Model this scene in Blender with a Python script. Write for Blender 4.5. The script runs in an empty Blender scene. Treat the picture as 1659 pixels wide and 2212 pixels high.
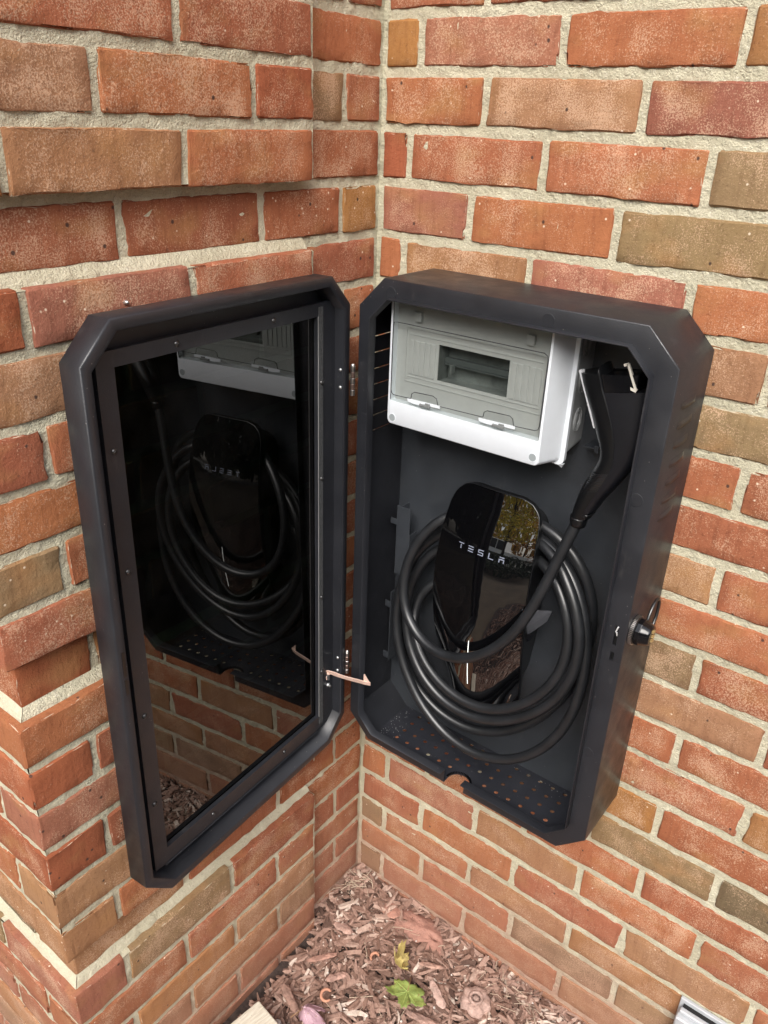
import bpy, bmesh, math, random
import numpy as np
from mathutils import Vector, Matrix, noise
random.seed(7); np.random.seed(7)
scene = bpy.context.scene
C = scene.collection
# ------------------------------------------------------------------ camera
cam_d = bpy.data.cameras.new("camera"); cam = bpy.data.objects.new("camera", cam_d); C.objects.link(cam)
scene.camera = cam
r = (0.7894051292, 0.6127841330, 0.0365396815); u = (-0.2960342572, 0.3278635267, 0.8971450420); f = (-0.5377762179, 0.7190278953, -0.4402222453)
cam.matrix_world = Matrix(((r[0], u[0], -f[0], 0.7331780), (r[1], u[1], -f[1], -0.9397859), (r[2], u[2], -f[2], -0.0822375), (0, 0, 0, 1)))
cam_d.sensor_fit = 'HORIZONTAL'; cam_d.sensor_width = 36.0
cam_d.lens = 36.0 * 1746.92 / 1659.0
cam_d.clip_start = 0.02; cam_d.clip_end = 500
# ------------------------------------------------------------------ sky and light: bright overcast day
SUN_EL, SUN_ROT = math.radians(43), math.radians(155)
world = bpy.data.worlds.new("World"); scene.world = world; world.use_nodes = True
nt = world.node_tree; nt.nodes.clear()
sky = nt.nodes.new("ShaderNodeTexSky"); sky.sky_type = 'NISHITA'; sky.sun_disc = False
sky.sun_elevation = SUN_EL; sky.sun_rotation = SUN_ROT; sky.air_density = 1.0; sky.dust_density = 3.0; sky.ozone_density = 1.0
hs = nt.nodes.new("ShaderNodeHueSaturation"); hs.inputs['Saturation'].default_value = 0.42
bg = nt.nodes.new("ShaderNodeBackground"); bg.inputs['Strength'].default_value = 0.15
wo = nt.nodes.new("ShaderNodeOutputWorld")
nt.links.new(sky.outputs[0], hs.inputs['Color']); nt.links.new(hs.outputs[0], bg.inputs['Color']); nt.links.new(bg.outputs[0], wo.inputs[0])
sun_d = bpy.data.lights.new("sun", 'SUN'); sun_d.energy = 1.15; sun_d.angle = math.radians(35); sun_d.color = (1.0, 0.95, 0.88)
sun = bpy.data.objects.new("sun", sun_d); C.objects.link(sun)
az = math.radians(-52)   # direction the light comes from: behind and right of the photographer
d = Vector((math.sin(math.radians(155)) * math.cos(SUN_EL), math.cos(math.radians(155)) * math.cos(SUN_EL), math.sin(SUN_EL)))
sun.rotation_euler = d.to_track_quat('Z', 'Y').to_euler()
sky.sun_rotation = math.radians(155)
scene.view_settings.view_transform = 'Standard'; scene.view_settings.look = 'None'
scene.view_settings.gamma = 1.0; scene.view_settings.use_curve_mapping = False
scene.view_settings.exposure = 1.25
scene.render.engine = 'CYCLES'
scene.cycles.max_bounces = 8; scene.cycles.transparent_max_bounces = 12

# ------------------------------------------------------------------ helpers
def link(o, parent=None):
    C.objects.link(o)
    if parent: o.parent = parent
    return o
def mk(name, verts, faces, mat, parent=None, smooth=False, bevel=0, seg=2, loc=None, attr=None):
    me = bpy.data.meshes.new(name); me.from_pydata([tuple(v) for v in verts], [], faces); me.update()
    bm = bmesh.new(); bm.from_mesh(me); bmesh.ops.recalc_face_normals(bm, faces=bm.faces); bm.to_mesh(me); bm.free()
    if mat: me.materials.append(mat)
    if smooth:
        for p in me.polygons: p.use_smooth = True
    o = bpy.data.objects.new(name, me); link(o, parent)
    if loc is not None: o.location = loc
    if bevel:
        m = o.modifiers.new("bevel", 'BEVEL'); m.width = bevel; m.segments = seg; m.limit_method = 'ANGLE'; m.angle_limit = math.radians(35)
        for p in me.polygons: p.use_smooth = True
        me.set_sharp_from_angle(angle=math.radians(45)) if hasattr(me, "set_sharp_from_angle") else None
        w = o.modifiers.new("wn", 'WEIGHTED_NORMAL'); w.keep_sharp = False
    return o
def empty(name, loc=(0, 0, 0), parent=None):
    o = bpy.data.objects.new(name, None); o.empty_display_size = 0.05; o.location = loc; link(o, parent); return o
def tag(o, label, cat, group=None):
    o['label'] = label; o['category'] = cat
    if group: o['group'] = group
    return o
class MB:
    def __init__(s): s.v = []; s.f = []
    def add(s, v, f):
        n = len(s.v); s.v += [tuple(x) for x in v]; s.f += [tuple(i + n for i in q) for q in f]; return s
    def box(s, x0, x1, y0, y1, z0, z1):
        return s.add([(x0, y0, z0), (x1, y0, z0), (x1, y1, z0), (x0, y1, z0), (x0, y0, z1), (x1, y0, z1), (x1, y1, z1), (x0, y1, z1)],
                     [(0, 3, 2, 1), (4, 5, 6, 7), (0, 1, 5, 4), (1, 2, 6, 5), (2, 3, 7, 6), (3, 0, 4, 7)])
    def bar(s, a, b, w, h, up=(0, 0, 1)):
        a, b = Vector(a), Vector(b); t = (b - a).normalized(); up = Vector(up); n = t.cross(up)
        if n.length < 1e-4: n = t.cross(Vector((0, 1, 0)))
        n.normalize(); k = n.cross(t)
        v = [p + n * (w / 2 * i) + k * (h / 2 * j) for p in (a, b) for i, j in ((-1, -1), (1, -1), (1, 1), (-1, 1))]
        return s.add(v, [(0, 3, 2, 1), (4, 5, 6, 7), (0, 1, 5, 4), (1, 2, 6, 5), (2, 3, 7, 6), (3, 0, 4, 7)])
    def prism(s, poly, axis, a, b):
        """poly: list of 2D points; axis: function (p, h)->3D."""
        n = len(poly); v = [axis(p, a) for p in poly] + [axis(p, b) for p in poly]
        return s.add(v, [tuple(range(n))[::-1], tuple(range(n, 2 * n))] + [(i, (i + 1) % n, n + (i + 1) % n, n + i) for i in range(n)])
    def lathe(s, prof, o, ax, n=24):
        """prof: list of (r, h) along axis ax from point o."""
        o = Vector(o); ax = Vector(ax).normalized(); e1 = ax.orthogonal().normalized(); e2 = ax.cross(e1)
        v = []; f = []
        for rr, h in prof:
            for i in range(n):
                a = 2 * math.pi * i / n; v.append(o + ax * h + (e1 * math.cos(a) + e2 * math.sin(a)) * max(rr, 1e-5))
        for k in range(len(prof) - 1):
            for i in range(n):
                f.append((k * n + i, k * n + (i + 1) % n, (k + 1) * n + (i + 1) % n, (k + 1) * n + i))
        f.append(tuple(range(n))[::-1]); f.append(tuple(range((len(prof) - 1) * n, len(prof) * n)))
        return s.add(v, f)
    def tube(s, pts, rad, n=12, closed=False, flat=None):
        P = [Vector(p) for p in pts]; m = len(P); v = []; f = []; prev = None
        for i in range(m):
            if closed: t = P[(i + 1) % m] - P[i - 1]
            else: t = P[min(i + 1, m - 1)] - P[max(i - 1, 0)]
            t.normalize()
            if prev is None: nn = t.orthogonal().normalized() if flat is None else Vector(flat)
            else: nn = prev
            nn = (nn - t * nn.dot(t)).normalized(); prev = nn; b = t.cross(nn)
            rr = rad(i / (m - 1)) if callable(rad) else rad
            for k in range(n):
                a = 2 * math.pi * k / n; v.append(P[i] + nn * (rr * math.cos(a)) + b * (rr * math.sin(a)))
        for i in range(m - (0 if closed else 1)):
            for k in range(n):
                j = (i + 1) % m; f.append((i * n + k, i * n + (k + 1) % n, j * n + (k + 1) % n, j * n + k))
        if not closed: f.append(tuple(range(n))[::-1]); f.append(tuple(range((m - 1) * n, m * n)))
        return s.add(v, f)
    def obj(s, name, mat, parent=None, **k): return mk(name, s.v, s.f, mat, parent, **k)
def catmull(P, n):
    P = [Vector(p) for p in P]; out = []
    for i in range(len(P) - 1):
        p0, p1, p2, p3 = P[max(i - 1, 0)], P[i], P[i + 1], P[min(i + 2, len(P) - 1)]
        for k in range(n):
            t = k / n
            out.append(0.5 * ((2 * p1) + (p2 - p0) * t + (2 * p0 - 5 * p1 + 4 * p2 - p3) * t * t + (3 * p1 - p0 - 3 * p2 + p3) * t ** 3))
    out.append(P[-1]); return out
def grid_sheet(us, vs, skip, fn, th):
    """sheet of cells with real openings; fn(u,v,w) -> xyz, w across thickness."""
    nu, nv = len(us), len(vs); v = [fn(a, b, w) for w in (0, th) for b in vs for a in us]; f = []
    idx = lambda i, j, k: k * nu * nv + j * nu + i
    solid = lambda i, j: 0 <= i < nu - 1 and 0 <= j < nv - 1 and not skip(i, j)
    for j in range(nv - 1):
        for i in range(nu - 1):
            if not solid(i, j): continue
            f.append((idx(i, j, 0), idx(i + 1, j, 0), idx(i + 1, j + 1, 0), idx(i, j + 1, 0)))
            f.append((idx(i, j, 1), idx(i, j + 1, 1), idx(i + 1, j + 1, 1), idx(i + 1, j, 1)))
            for (a, b), (p, q) in (((i - 1, j), ((i, j), (i, j + 1))), ((i + 1, j), ((i + 1, j), (i + 1, j + 1))), ((i, j - 1), ((i, j), (i + 1, j))), ((i, j + 1), ((i, j + 1), (i + 1, j + 1)))):
                if not solid(a, b): f.append((idx(*p, 0), idx(*q, 0), idx(*q, 1), idx(*p, 1)))
    return v, f

# ------------------------------------------------------------------ materials
def mat(name):
    m = bpy.data.materials.new(name); m.use_nodes = True; t = m.node_tree; b = t.nodes['Principled BSDF']
    return m, t, b
def N(t, ty, **k):
    n = t.nodes.new(ty)
    for a, v in k.items():
        if a.startswith('_'): setattr(n, a[1:], v)
        else: n.inputs[a.replace('__', ' ')].default_value = v
    return n
def L(t, a, b): t.links.new(a, b)
def ramp(t, src, stops):
    n = t.nodes.new('ShaderNodeValToRGB'); e = n.color_ramp.elements
    e[0].position, e[0].color = stops[0][0], (*stops[0][1], 1) if len(stops[0][1]) == 3 else stops[0][1]
    e[1].position, e[1].color = stops[-1][0], (*stops[-1][1], 1)
    for p, c in stops[1:-1]:
        x = e.new(p); x.color = (*c, 1)
    L(t, src, n.inputs[0]); return n.outputs[0]
def g(v): return (v, v, v)
def mix(t, fac, a, b, mode='MIX'):
    n = t.nodes.new('ShaderNodeMix'); n.data_type = 'RGBA'; n.blend_type = mode
    for sck, v in ((n.inputs[0], fac), (n.inputs[6], a), (n.inputs[7], b)):
        if isinstance(v, (int, float)): sck.default_value = v
        elif isinstance(v, tuple): sck.default_value = (*v, 1)
        else: L(t, v, sck)
    return n.outputs[2]
def coords(t, kind='Object', scale=(1, 1, 1), rnd=False):
    tc = t.nodes.new('ShaderNodeTexCoord'); mp = t.nodes.new('ShaderNodeMapping'); mp.inputs['Scale'].default_value = scale
    L(t, tc.outputs[kind], mp.inputs['Vector'])
    if rnd:
        oi = t.nodes.new('ShaderNodeObjectInfo'); mu = N(t, 'ShaderNodeMath', _operation='MULTIPLY'); mu.inputs[1].default_value = 57.0
        L(t, oi.outputs['Random'], mu.inputs[0]); cx = t.nodes.new('ShaderNodeCombineXYZ')
        for i in range(3): L(t, mu.outputs[0], cx.inputs[i])
        L(t, cx.outputs[0], mp.inputs['Location'])
    return mp.outputs[0]
def noise_t(t, vec, scale, detail=4, rough=.55, dist=0):
    n = N(t, 'ShaderNodeTexNoise', Scale=scale, Detail=detail, Roughness=rough, Distortion=dist); L(t, vec, n.inputs['Vector']); return n.outputs[0]
def bump(t, b, h, strength, dist, prev=None):
    n = N(t, 'ShaderNodeBump', Strength=strength, Distance=dist); L(t, h, n.inputs['Height'])
    if prev: L(t, prev, n.inputs['Normal'])
    if b: L(t, n.outputs[0], b.inputs['Normal'])
    return n.outputs[0]

def N_neg(t, src, hi=-1.05, lo=-1.42):
    n = t.nodes.new('ShaderNodeMapRange'); n.inputs['From Min'].default_value = hi; n.inputs['From Max'].default_value = lo; L(t, src, n.inputs['Value']); return n.outputs[0]
def make_brick_mat():
    m, t, b = mat('brick_clay')
    v = coords(t, rnd=True); vs = coords(t, scale=(1, 1, .12), rnd=True)
    oi = t.nodes.new('ShaderNodeObjectInfo')
    base = oi.outputs['Color']; geo = t.nodes.new('ShaderNodeNewGeometry')
    # cloudy lighter / redder areas
    cl = noise_t(t, v, 22, 3, .6)
    c1 = mix(t, ramp(t, cl, [(.36, g(0)), (.66, g(1))]), base, mix(t, 1.0, base, (1.10, 1.12, 1.10), 'MULTIPLY'))
    ye = noise_t(t, coords(t, scale=(1, 1, 1.6), rnd=True), 14, 2, .5)
    c1 = mix(t, ramp(t, ye, [(.54, g(0)), (.72, g(.55))]), c1, (.36, .185, .075))
    # vertical wire-cut streaks
    st = noise_t(t, vs, 170, 3, .6)
    c2 = mix(t, ramp(t, st, [(.30, g(.45)), (.52, g(0))]), c1, mix(t, 1.0, c1, (.62, .55, .52), 'MULTIPLY'))
    # sandy cream speckle, denser in cloudy zones
    sp = noise_t(t, v, 600, 3, .75); zone = noise_t(t, v, 26, 2, .5)
    ad = N(t, 'ShaderNodeMath', _operation='ADD'); L(t, sp, ad.inputs[0])
    mu = N(t, 'ShaderNodeMath', _operation='MULTIPLY'); mu.inputs[1].default_value = .42; L(t, zone, mu.inputs[0]); ar = N(t, 'ShaderNodeAttribute', _attribute_name='rim'); mr = N(t, 'ShaderNodeMath', _operation='MULTIPLY_ADD'); mr.inputs[1].default_value = -.10
    L(t, ar.outputs['Fac'], mr.inputs[0]); L(t, mu.outputs[0], mr.inputs[2]); L(t, mr.outputs[0], ad.inputs[1])
    r1 = N(t, 'ShaderNodeMath', _operation='MULTIPLY_ADD'); r1.inputs[1].default_value = .085; L(t, oi.outputs['Random'], r1.inputs[0]); r1.inputs[2].default_value = -.052
    sh = N(t, 'ShaderNodeMath', _operation='ADD'); L(t, ad.outputs[0], sh.inputs[0]); L(t, r1.outputs[0], sh.inputs[1])
    c3 = mix(t, ramp(t, sh.outputs[0], [(.73, g(0)), (.81, g(.58))]), c2, (.61, .41, .275))
    sp2 = noise_t(t, v, 330, 2, .6)
    c3 = mix(t, ramp(t, sp2, [(.28, g(.65)), (.40, g(0))]), c3, mix(t, 1.0, c3, (.60, .52, .50), 'MULTIPLY'))
    vo = N(t, 'ShaderNodeTexVoronoi', Scale=75.0); L(t, v, vo.inputs['Vector'])
    def sparse(v_, keep, d0, d1, amt):
        sc = t.nodes.new('ShaderNodeSeparateColor'); L(t, v_.outputs['Color'], sc.inputs[0])
        return mix(t, 1.0, ramp(t, v_.outputs['Distance'], [(d0, g(amt)), (d1, g(0))]), ramp(t, sc.outputs[0], [(keep, g(0)), (keep + .01, g(1))]), 'MULTIPLY')
    c3 = mix(t, sparse(vo, .72, .06, .12, .9), c3, (.72, .60, .46))
    vo2 = N(t, 'ShaderNodeTexVoronoi', Scale=48.0); L(t, coords(t, rnd=True, scale=(1.1, 1, .9)), vo2.inputs['Vector'])
    c3 = mix(t, sparse(vo2, .65, .07, .12, .9), c3, (.05, .03, .025))
    # mortar smears round the arris, and a kiln-scorched edge
    at = N(t, 'ShaderNodeAttribute', _attribute_name='edge')
    en = noise_t(t, v, 60, 4, .65)
    e1 = N(t, 'ShaderNodeMath', _operation='MULTIPLY'); L(t, at.outputs['Fac'], e1.inputs[0]); L(t, en, e1.inputs[1])
    c4 = mix(t, ramp(t, e1.outputs[0], [(.12, g(0)), (.45, g(.28))]), c3, mix(t, 1.0, c3, (.72, .60, .62), 'MULTIPLY'))
    c4 = mix(t, ramp(t, e1.outputs[0], [(.51, g(0)), (.56, g(.7))]), c4, (.53, .475, .36))
    # clay splash-back low down on the wall
    sx = t.nodes.new('ShaderNodeSeparateXYZ'); L(t, geo.outputs['Position'], sx.inputs[0]); ns = noise_t(t, geo.outputs['Position'], 14, 4, .6)
    m1 = N(t, 'ShaderNodeMath', _operation='MULTIPLY_ADD'); m1.inputs[1].default_value = .22; L(t, ns, m1.inputs[0]); L(t, sx.outputs['Z'], m1.inputs[2])
    c4 = mix(t, ramp(t, N_neg(t, m1.outputs[0]), [(0.0, g(0)), (1.0, g(.72))]), c4, (.30, .155, .105))
    L(t, c4, b.inputs['Base Color']); b.inputs['Roughness'].default_value = .92; b.inputs['Specular IOR Level'].default_value = .25
    n1 = bump(t, None, sp, .55, .0012); n2 = bump(t, None, noise_t(t, v, 130, 4, .6), .55, .0022, n1); bump(t, b, st, .35, .0012, n2)
    return m
def make_mortar_mat():
    m, t, b = mat('mortar')
    v = coords(t)
    c = ramp(t, noise_t(t, v, 9, 4, .6), [(.3, (.48, .445, .32)), (.7, (.61, .572, .43))])
    c = mix(t, ramp(t, noise_t(t, v, 700, 2, .7), [(.32, g(.5)), (.43, g(0))]), c, (.24, .20, .15))
    c = mix(t, ramp(t, noise_t(t, v, 240, 3, .6), [(.60, g(0)), (.72, g(.6))]), c, (.70, .66, .56))
    geo = t.nodes.new('ShaderNodeNewGeometry'); sx = t.nodes.new('ShaderNodeSeparateXYZ'); L(t, geo.outputs['Position'], sx.inputs[0]); ns = noise_t(t, geo.outputs['Position'], 22, 4, .65)
    m1 = N(t, 'ShaderNodeMath', _operation='MULTIPLY_ADD'); m1.inputs[1].default_value = .30; L(t, ns, m1.inputs[0]); L(t, sx.outputs['Z'], m1.inputs[2])
    c = mix(t, ramp(t, N_neg(t, m1.outputs[0], -1.14, -1.36), [(0.0, g(0)), (1.0, g(.8))]), c, (.40, .21, .155))
    L(t, c, b.inputs['Base Color']); b.inputs['Roughness'].default_value = .95; b.inputs['Specular IOR Level'].default_value = .2
    n1 = bump(t, None, noise_t(t, v, 420, 3, .7), 1.0, .0026); bump(t, b, noise_t(t, v, 110, 3, .6), .8, .004, n1)
    return m
def make_coat(name, col, rough, bump_s=.55, dirt=True):
    m, t, b = mat(name); v = coords(t)
    c = mix(t, ramp(t, noise_t(t, v, 14, 4, .6), [(.35, g(0)), (.75, g(1))]), col, tuple(x * 1.35 for x in col))
    if dirt:
        c = mix(t, ramp(t, noise_t(t, coords(t, scale=(1, 1, .35)), 34, 5, .75), [(.62, g(0)), (.80, g(.45))]), c, (.085, .082, .080))
        vo = N(t, 'ShaderNodeTexVoronoi', Scale=90.0); L(t, v, vo.inputs['Vector'])
        c = mix(t, ramp(t, vo.outputs['Distance'], [(.035, g(.6)), (.055, g(0))]), c, (.30, .28, .26))
    sm_ = noise_t(t, coords(t, scale=(1, 1, .5)), 55, 6, .8); c = mix(t, ramp(t, sm_, [(.67, g(0)), (.74, g(.35))]), c, (.16, .165, .17))
    L(t, c, b.inputs['Base Color']); b.inputs['Specular IOR Level'].default_value = .55
    L(t, ramp(t, noise_t(t, v, 25, 4, .6), [(.3, g(rough - .11)), (.7, g(rough + .12))]), b.inputs['Roughness'])
    bump(t, b, noise_t(t, v, 900, 2, .5), bump_s, .0004)
    return m
def simple(name, col, rough=.5, metal=0, spec=.5, vary=0.0, scale=60, bs=0, bscale=300, bd=.0005, **k):
    m, t, b = mat(name); b.inputs['Roughness'].default_value = rough; b.inputs['Metallic'].default_value = metal; b.inputs['Specular IOR Level'].default_value = spec
    v = coords(t)
    c = mix(t, ramp(t, noise_t(t, v, scale, 4, .6), [(.3, g(0)), (.7, g(1))]), tuple(x * (1 - vary) for x in col), tuple(min(1, x * (1 + vary)) for x in col))
    L(t, c, b.inputs['Base Color'])
    if bs: bump(t, b, noise_t(t, v, bscale, 3, .6), bs, bd)
    return m
BRICK = make_brick_mat(); MORTAR = make_mortar_mat()
COAT = make_coat('powder_coat_charcoal', (.0145, .0155, .019), .39)
COAT_LIT = make_coat('powder_coat_lit', (.025, .0285, .034), .48)  # lighter copy of the charcoal coat: light inside the cabinet put into colour
FLOORM = make_coat('powder_coat_floor', (.011, .012, .017), .60)
GASKET = simple('gasket_foam', (.045, .047, .048), .95, vary=.5, scale=500, bs=.8, bscale=700, bd=.001)
STEEL = simple('bright_steel', (.62, .60, .58), .28, 1, vary=.15)
DARKSTEEL = simple('black_zinc', (.09, .09, .09), .35, .9, vary=.2)
ZINC = simple('zinc_plated', (.62, .64, .64), .35, .9, vary=.25)
COPPER = simple('copper_braid', (.90, .60, .50), .42, .30, vary=.25, scale=900, bs=.8, bscale=1500, bd=.0006)
RUBBER = simple('cable_rubber', (.012, .013, .015), .36, spec=.65, vary=.3, scale=40, bs=.25, bscale=500, bd=.0003)
PLBLACK = simple('black_plastic', (.0045, .005, .006), .30, spec=.6, vary=.15, bs=.15, bscale=1200, bd=.0003)
PLBLACK2 = simple('satin_black_plastic', (.006, .0065, .009), .36, spec=.5, vary=.15, bs=.2, bscale=1400, bd=.0003)
GLOSSBLK = simple('gloss_black_plastic', (.004, .004, .005), .12)
PLWHITE = simple('white_abs', (.68, .72, .765), .38, vary=.02, bs=.05)
PLGREY = simple('grey_abs', (.42, .44, .45), .42, vary=.03, bs=.08)
PLGREYIN = simple('grey_abs_inner', (.46, .47, .465), .5, vary=.04)
CAVITY = simple('cavity_grey', (.14, .155, .15), .5, vary=.4, scale=35)
GREYFLAP = simple('grey_satin_plastic', (.10, .105, .12), .45, vary=.2)
LETTER = simple('silver_print', (.19, .21, .27), .4)
SEAMM = simple('lid_edge_dark', (.03, .03, .035), .3)
OUTLET = simple('outlet_grey', (.50, .52, .54), .42, .25, vary=.06)
PURE = simple('deep_black', (.004, .004, .004), .7)
def make_led():
    m, t, b = mat('status_light'); b.inputs['Base Color'].default_value = (.8, .85, .8, 1)
    b.inputs['Emission Color'].default_value = (1, 1, .96, 1); b.inputs['Emission Strength'].default_value = .55; return m
LED = make_led()
def make_glass(name, tint, f0, rough, glosscol=(1, 1, 1)):
    m = bpy.data.materials.new(name); m.use_nodes = True; t = m.node_tree; t.nodes.clear()
    o = t.nodes.new('ShaderNodeOutputMaterial'); mx = t.nodes.new('ShaderNodeMixShader'); lw = t.nodes.new('ShaderNodeLayerWeight'); lw.inputs['Blend'].default_value = .5
    pw = N(t, 'ShaderNodeMath', _operation='POWER'); pw.inputs[1].default_value = 5.0; L(t, lw.outputs['Facing'], pw.inputs[0])
    ma = N(t, 'ShaderNodeMath', _operation='MULTIPLY_ADD'); ma.inputs[1].default_value = 1 - f0; ma.inputs[2].default_value = f0; L(t, pw.outputs[0], ma.inputs[0])
    tr = t.nodes.new('ShaderNodeBsdfTransparent'); tr.inputs[0].default_value = (*tint, 1)
    gl = t.nodes.new('ShaderNodeBsdfGlossy'); gl.inputs['Roughness'].default_value = rough; gl.inputs['Color'].default_value = (*glosscol, 1)
    L(t, ma.outputs[0], mx.inputs[0]); L(t, tr.outputs[0], mx.inputs[1]); L(t, gl.outputs[0], mx.inputs[2]); L(t, mx.outputs[0], o.inputs[0]); return m
DOORGLASS = make_glass('smoked_glass', (.022, .036, .024), .100, .003)
def dusty(m, amount):
    t = m.node_tree; o = t.nodes['Material Output']; src = o.inputs[0].links[0].from_socket; df = N(t, 'ShaderNodeBsdfDiffuse'); df.inputs[0].default_value = (.5, .48, .46, 1)
    v = coords(t); mx = t.nodes.new('ShaderNodeMixShader'); vo = N(t, 'ShaderNodeTexVoronoi', Scale=70.0); L(t, v, vo.inputs['Vector'])
    a = mix(t, 1.0, ramp(t, noise_t(t, v, 7, 5, .75), [(.42, g(0)), (.8, g(amount))]), ramp(t, vo.outputs['Distance'], [(.03, g(amount * 3)), (.06, g(0))]), 'ADD')
    L(t, a, mx.inputs[0]); L(t, src, mx.inputs[1]); L(t, df.outputs[0], mx.inputs[2]); L(t, mx.outputs[0], o.inputs[0])
dusty(DOORGLASS, .012)
LIDGLASS = make_glass('tinted_lid', (.735, .755, .74), .035, .05)
def make_faceglass():
    m, t, b = mat('black_glass'); b.inputs['Base Color'].default_value = (.002, .002, .0025, 1); b.inputs['Roughness'].default_value = .015
    b.inputs['IOR'].default_value = 2.0; b.inputs['Coat Weight'].default_value = .35; b.inputs['Coat Roughness'].default_value = .02; return m
FACEGLASS = make_faceglass()

# ------------------------------------------------------------------ brick walls
H = 0.0658
beds_m = {-1: .0315, 0: -.0318, 1: -.0960, 2: -.1630, 3: -.2305, 4: -.2955, 5: -.3640, 6: -.4280, 7: -.4930, 8: -.5595, 9: -.6258, 10: -.6922, 11: -.7577, 12: -.8232, 13: -.8870,
          14: -.9560, 15: -1.0240, 16: -1.0900, 17: -1.1520, 18: -1.2210, 19: -1.2890, 20: -1.3490, 21: -1.4140, 22: -1.4830}
def bed(k): return beds_m.get(k, -(k + .5) * H)
RED = [(0.2965, 0.1026, 0.0503), (0.3198, 0.1151, 0.0536), (0.2698, 0.0912, 0.0471), (0.3047, 0.106, 0.0547), (0.3314, 0.1231, 0.0536)]
PINK = [(0.285, 0.1117, 0.0707), (0.2987, 0.1208, 0.0752), (0.2645, 0.1003, 0.0661)]
DEEP = [(0.295, 0.092, 0.042), (0.27, 0.084, 0.04)]
TAN = [(0.295, 0.148, 0.075), (0.28, 0.136, 0.07), (0.305, 0.16, 0.084)]
OCHRE = [(0.33, 0.155, 0.052), (0.3, 0.142, 0.055)]
OLIVE = [(.235, .155, .080), (.21, .135, .070), (.25, .165, .085)]
DARKB = [(.15, .105, .062), (.17, .115, .068)]
PAL = dict(r=RED, p=PINK, d=DEEP, t=TAN, o=OCHRE, b=OLIVE, k=DARKB)
def colour(code):
    c = random.choice(PAL[code]); s = random.uniform(.94, 1.07)
    return (c[0] * s, c[1] * s * random.uniform(.97, 1.03), c[2] * s * random.uniform(.95, 1.05), 1)
def rndcode(): return random.choices('rpdtobk', [52, 15, 8, 11, 4, 7, 2])[0]
def brick(parent, x0, x1, y0, y1, z0, z1, code=None, rough=1.0):
    """one brick: subdivided box with worn, irregular arrises. Long axis is x or y."""
    cx, cy, cz = (x0 + x1) / 2, (y0 + y1) / 2, (z0 + z1) / 2
    def ax(a, b, seg):
        l = b - a; e = .0022
        return [a, a + e] + [a + e + (l - 2 * e) * i / seg for i in range(1, seg)] + [b - e, b]
    nx = max(2, min(13, int((x1 - x0) / .0155))); ny = max(2, min(13, int((y1 - y0) / .0155)))
    X = ax(x0 - cx, x1 - cx, nx); Y = ax(y0 - cy, y1 - cy, ny); Z = ax(z0 - cz, z1 - cz, 4)
    vid = {}; vs = []; ed = []; rim = []; so = random.uniform(0, 100)
    tiltz = random.uniform(-.009, .009); chips = []; sk0, sk1 = [random.choice([0, 0, random.uniform(-.07, .07), random.uniform(-.04, .04)]) for _ in '12']
    hx, hy, hz = (x1 - x0) / 2, (y1 - y0) / 2, (z1 - z0) / 2
    for _ in range(random.choice([0, 1, 1, 2, 3])):
        chips.append((Vector((random.choice([-1, 1]) * hx if random.random() < .6 else random.uniform(-hx, hx), random.choice([-1, 1]) * hy if random.random() < .6 else random.uniform(-hy, hy), random.choice([-1, 1]) * hz)), random.choice([random.uniform(.006, .014), random.uniform(.010, .024)])))
    def vert(i, j, k):
        key = (i, j, k)
        if key in vid: return vid[key]
        p = Vector((X[i], Y[j], Z[k])); ex = (i in (0, len(X) - 1)) + (j in (0, len(Y) - 1)) + (k in (0, len(Z) - 1))
        ni = (i in (0, 1, len(X) - 2, len(X) - 1)) + (j in (0, 1, len(Y) - 2, len(Y) - 1)) + (k in (0, 1, len(Z) - 2, len(Z) - 1))
        q = p.copy()
        if ex >= 2:
            pull = .0008 if ex == 2 else .0016
            if i in (0, len(X) - 1): q.x -= math.copysign(pull, p.x)
            if j in (0, len(Y) - 1): q.y -= math.copysign(pull, p.y)
            if k in (0, len(Z) - 1): q.z -= math.copysign(pull, p.z)
        nz = noise.noise_vector(p * 38 + Vector((so, so, so))); n2 = noise.noise_vector(p * 130 + Vector((so, 0, so)))
        amp = .0016 if ex >= 2 else .0006
        q += Vector((nz.x, nz.y, nz.z)) * amp * 1.5 * rough + Vector((n2.x, n2.y, n2.z)) * (.0014 if ex >= 2 else .0005) * rough
        q.z += tiltz * (p.x if (x1 - x0) > (y1 - y0) else p.y)
        if x1 - x0 > .15 and abs(p.x) > hx * .5: q.x += p.z * (sk0 if p.x < 0 else sk1)
        if y1 - y0 > .15 and y1 < -.001 and y0 > -.6 and abs(p.y) > hy * .5: q.y += p.z * (sk0 if p.y < 0 else sk1)
        for c, rr in chips:
            dd = (p - c).length
            if dd < rr and ex >= 2: q -= Vector((math.copysign(1, p.x) * (i in (0, len(X) - 1)), math.copysign(1, p.y) * (j in (0, len(Y) - 1)), math.copysign(1, p.z) * (k in (0, len(Z) - 1)))) * .0050 * (1 - dd / rr)
        vid[key] = len(vs); vs.append(tuple(q)); ed.append(1.0 if ex >= 2 else (.45 if ni >= 2 else 0.0)); rim.append(1.0 if ((nx > ny and i <= 1) or (nx > ny and i >= len(X) - 2) or (ny >= nx and (j <= 1 or j >= len(Y) - 2)) or k <= 0 or k >= len(Z) - 1) else 0.0); return vid[key]
    fs = []; a, b, c = len(X) - 1, len(Y) - 1, len(Z) - 1
    for i in range(a):
        for k in range(c):
            fs.append((vert(i, 0, k), vert(i + 1, 0, k), vert(i + 1, 0, k + 1), vert(i, 0, k + 1)))
            if parent.get('two'): fs.append((vert(i, b, k), vert(i, b, k + 1), vert(i + 1, b, k + 1), vert(i + 1, b, k)))
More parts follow.
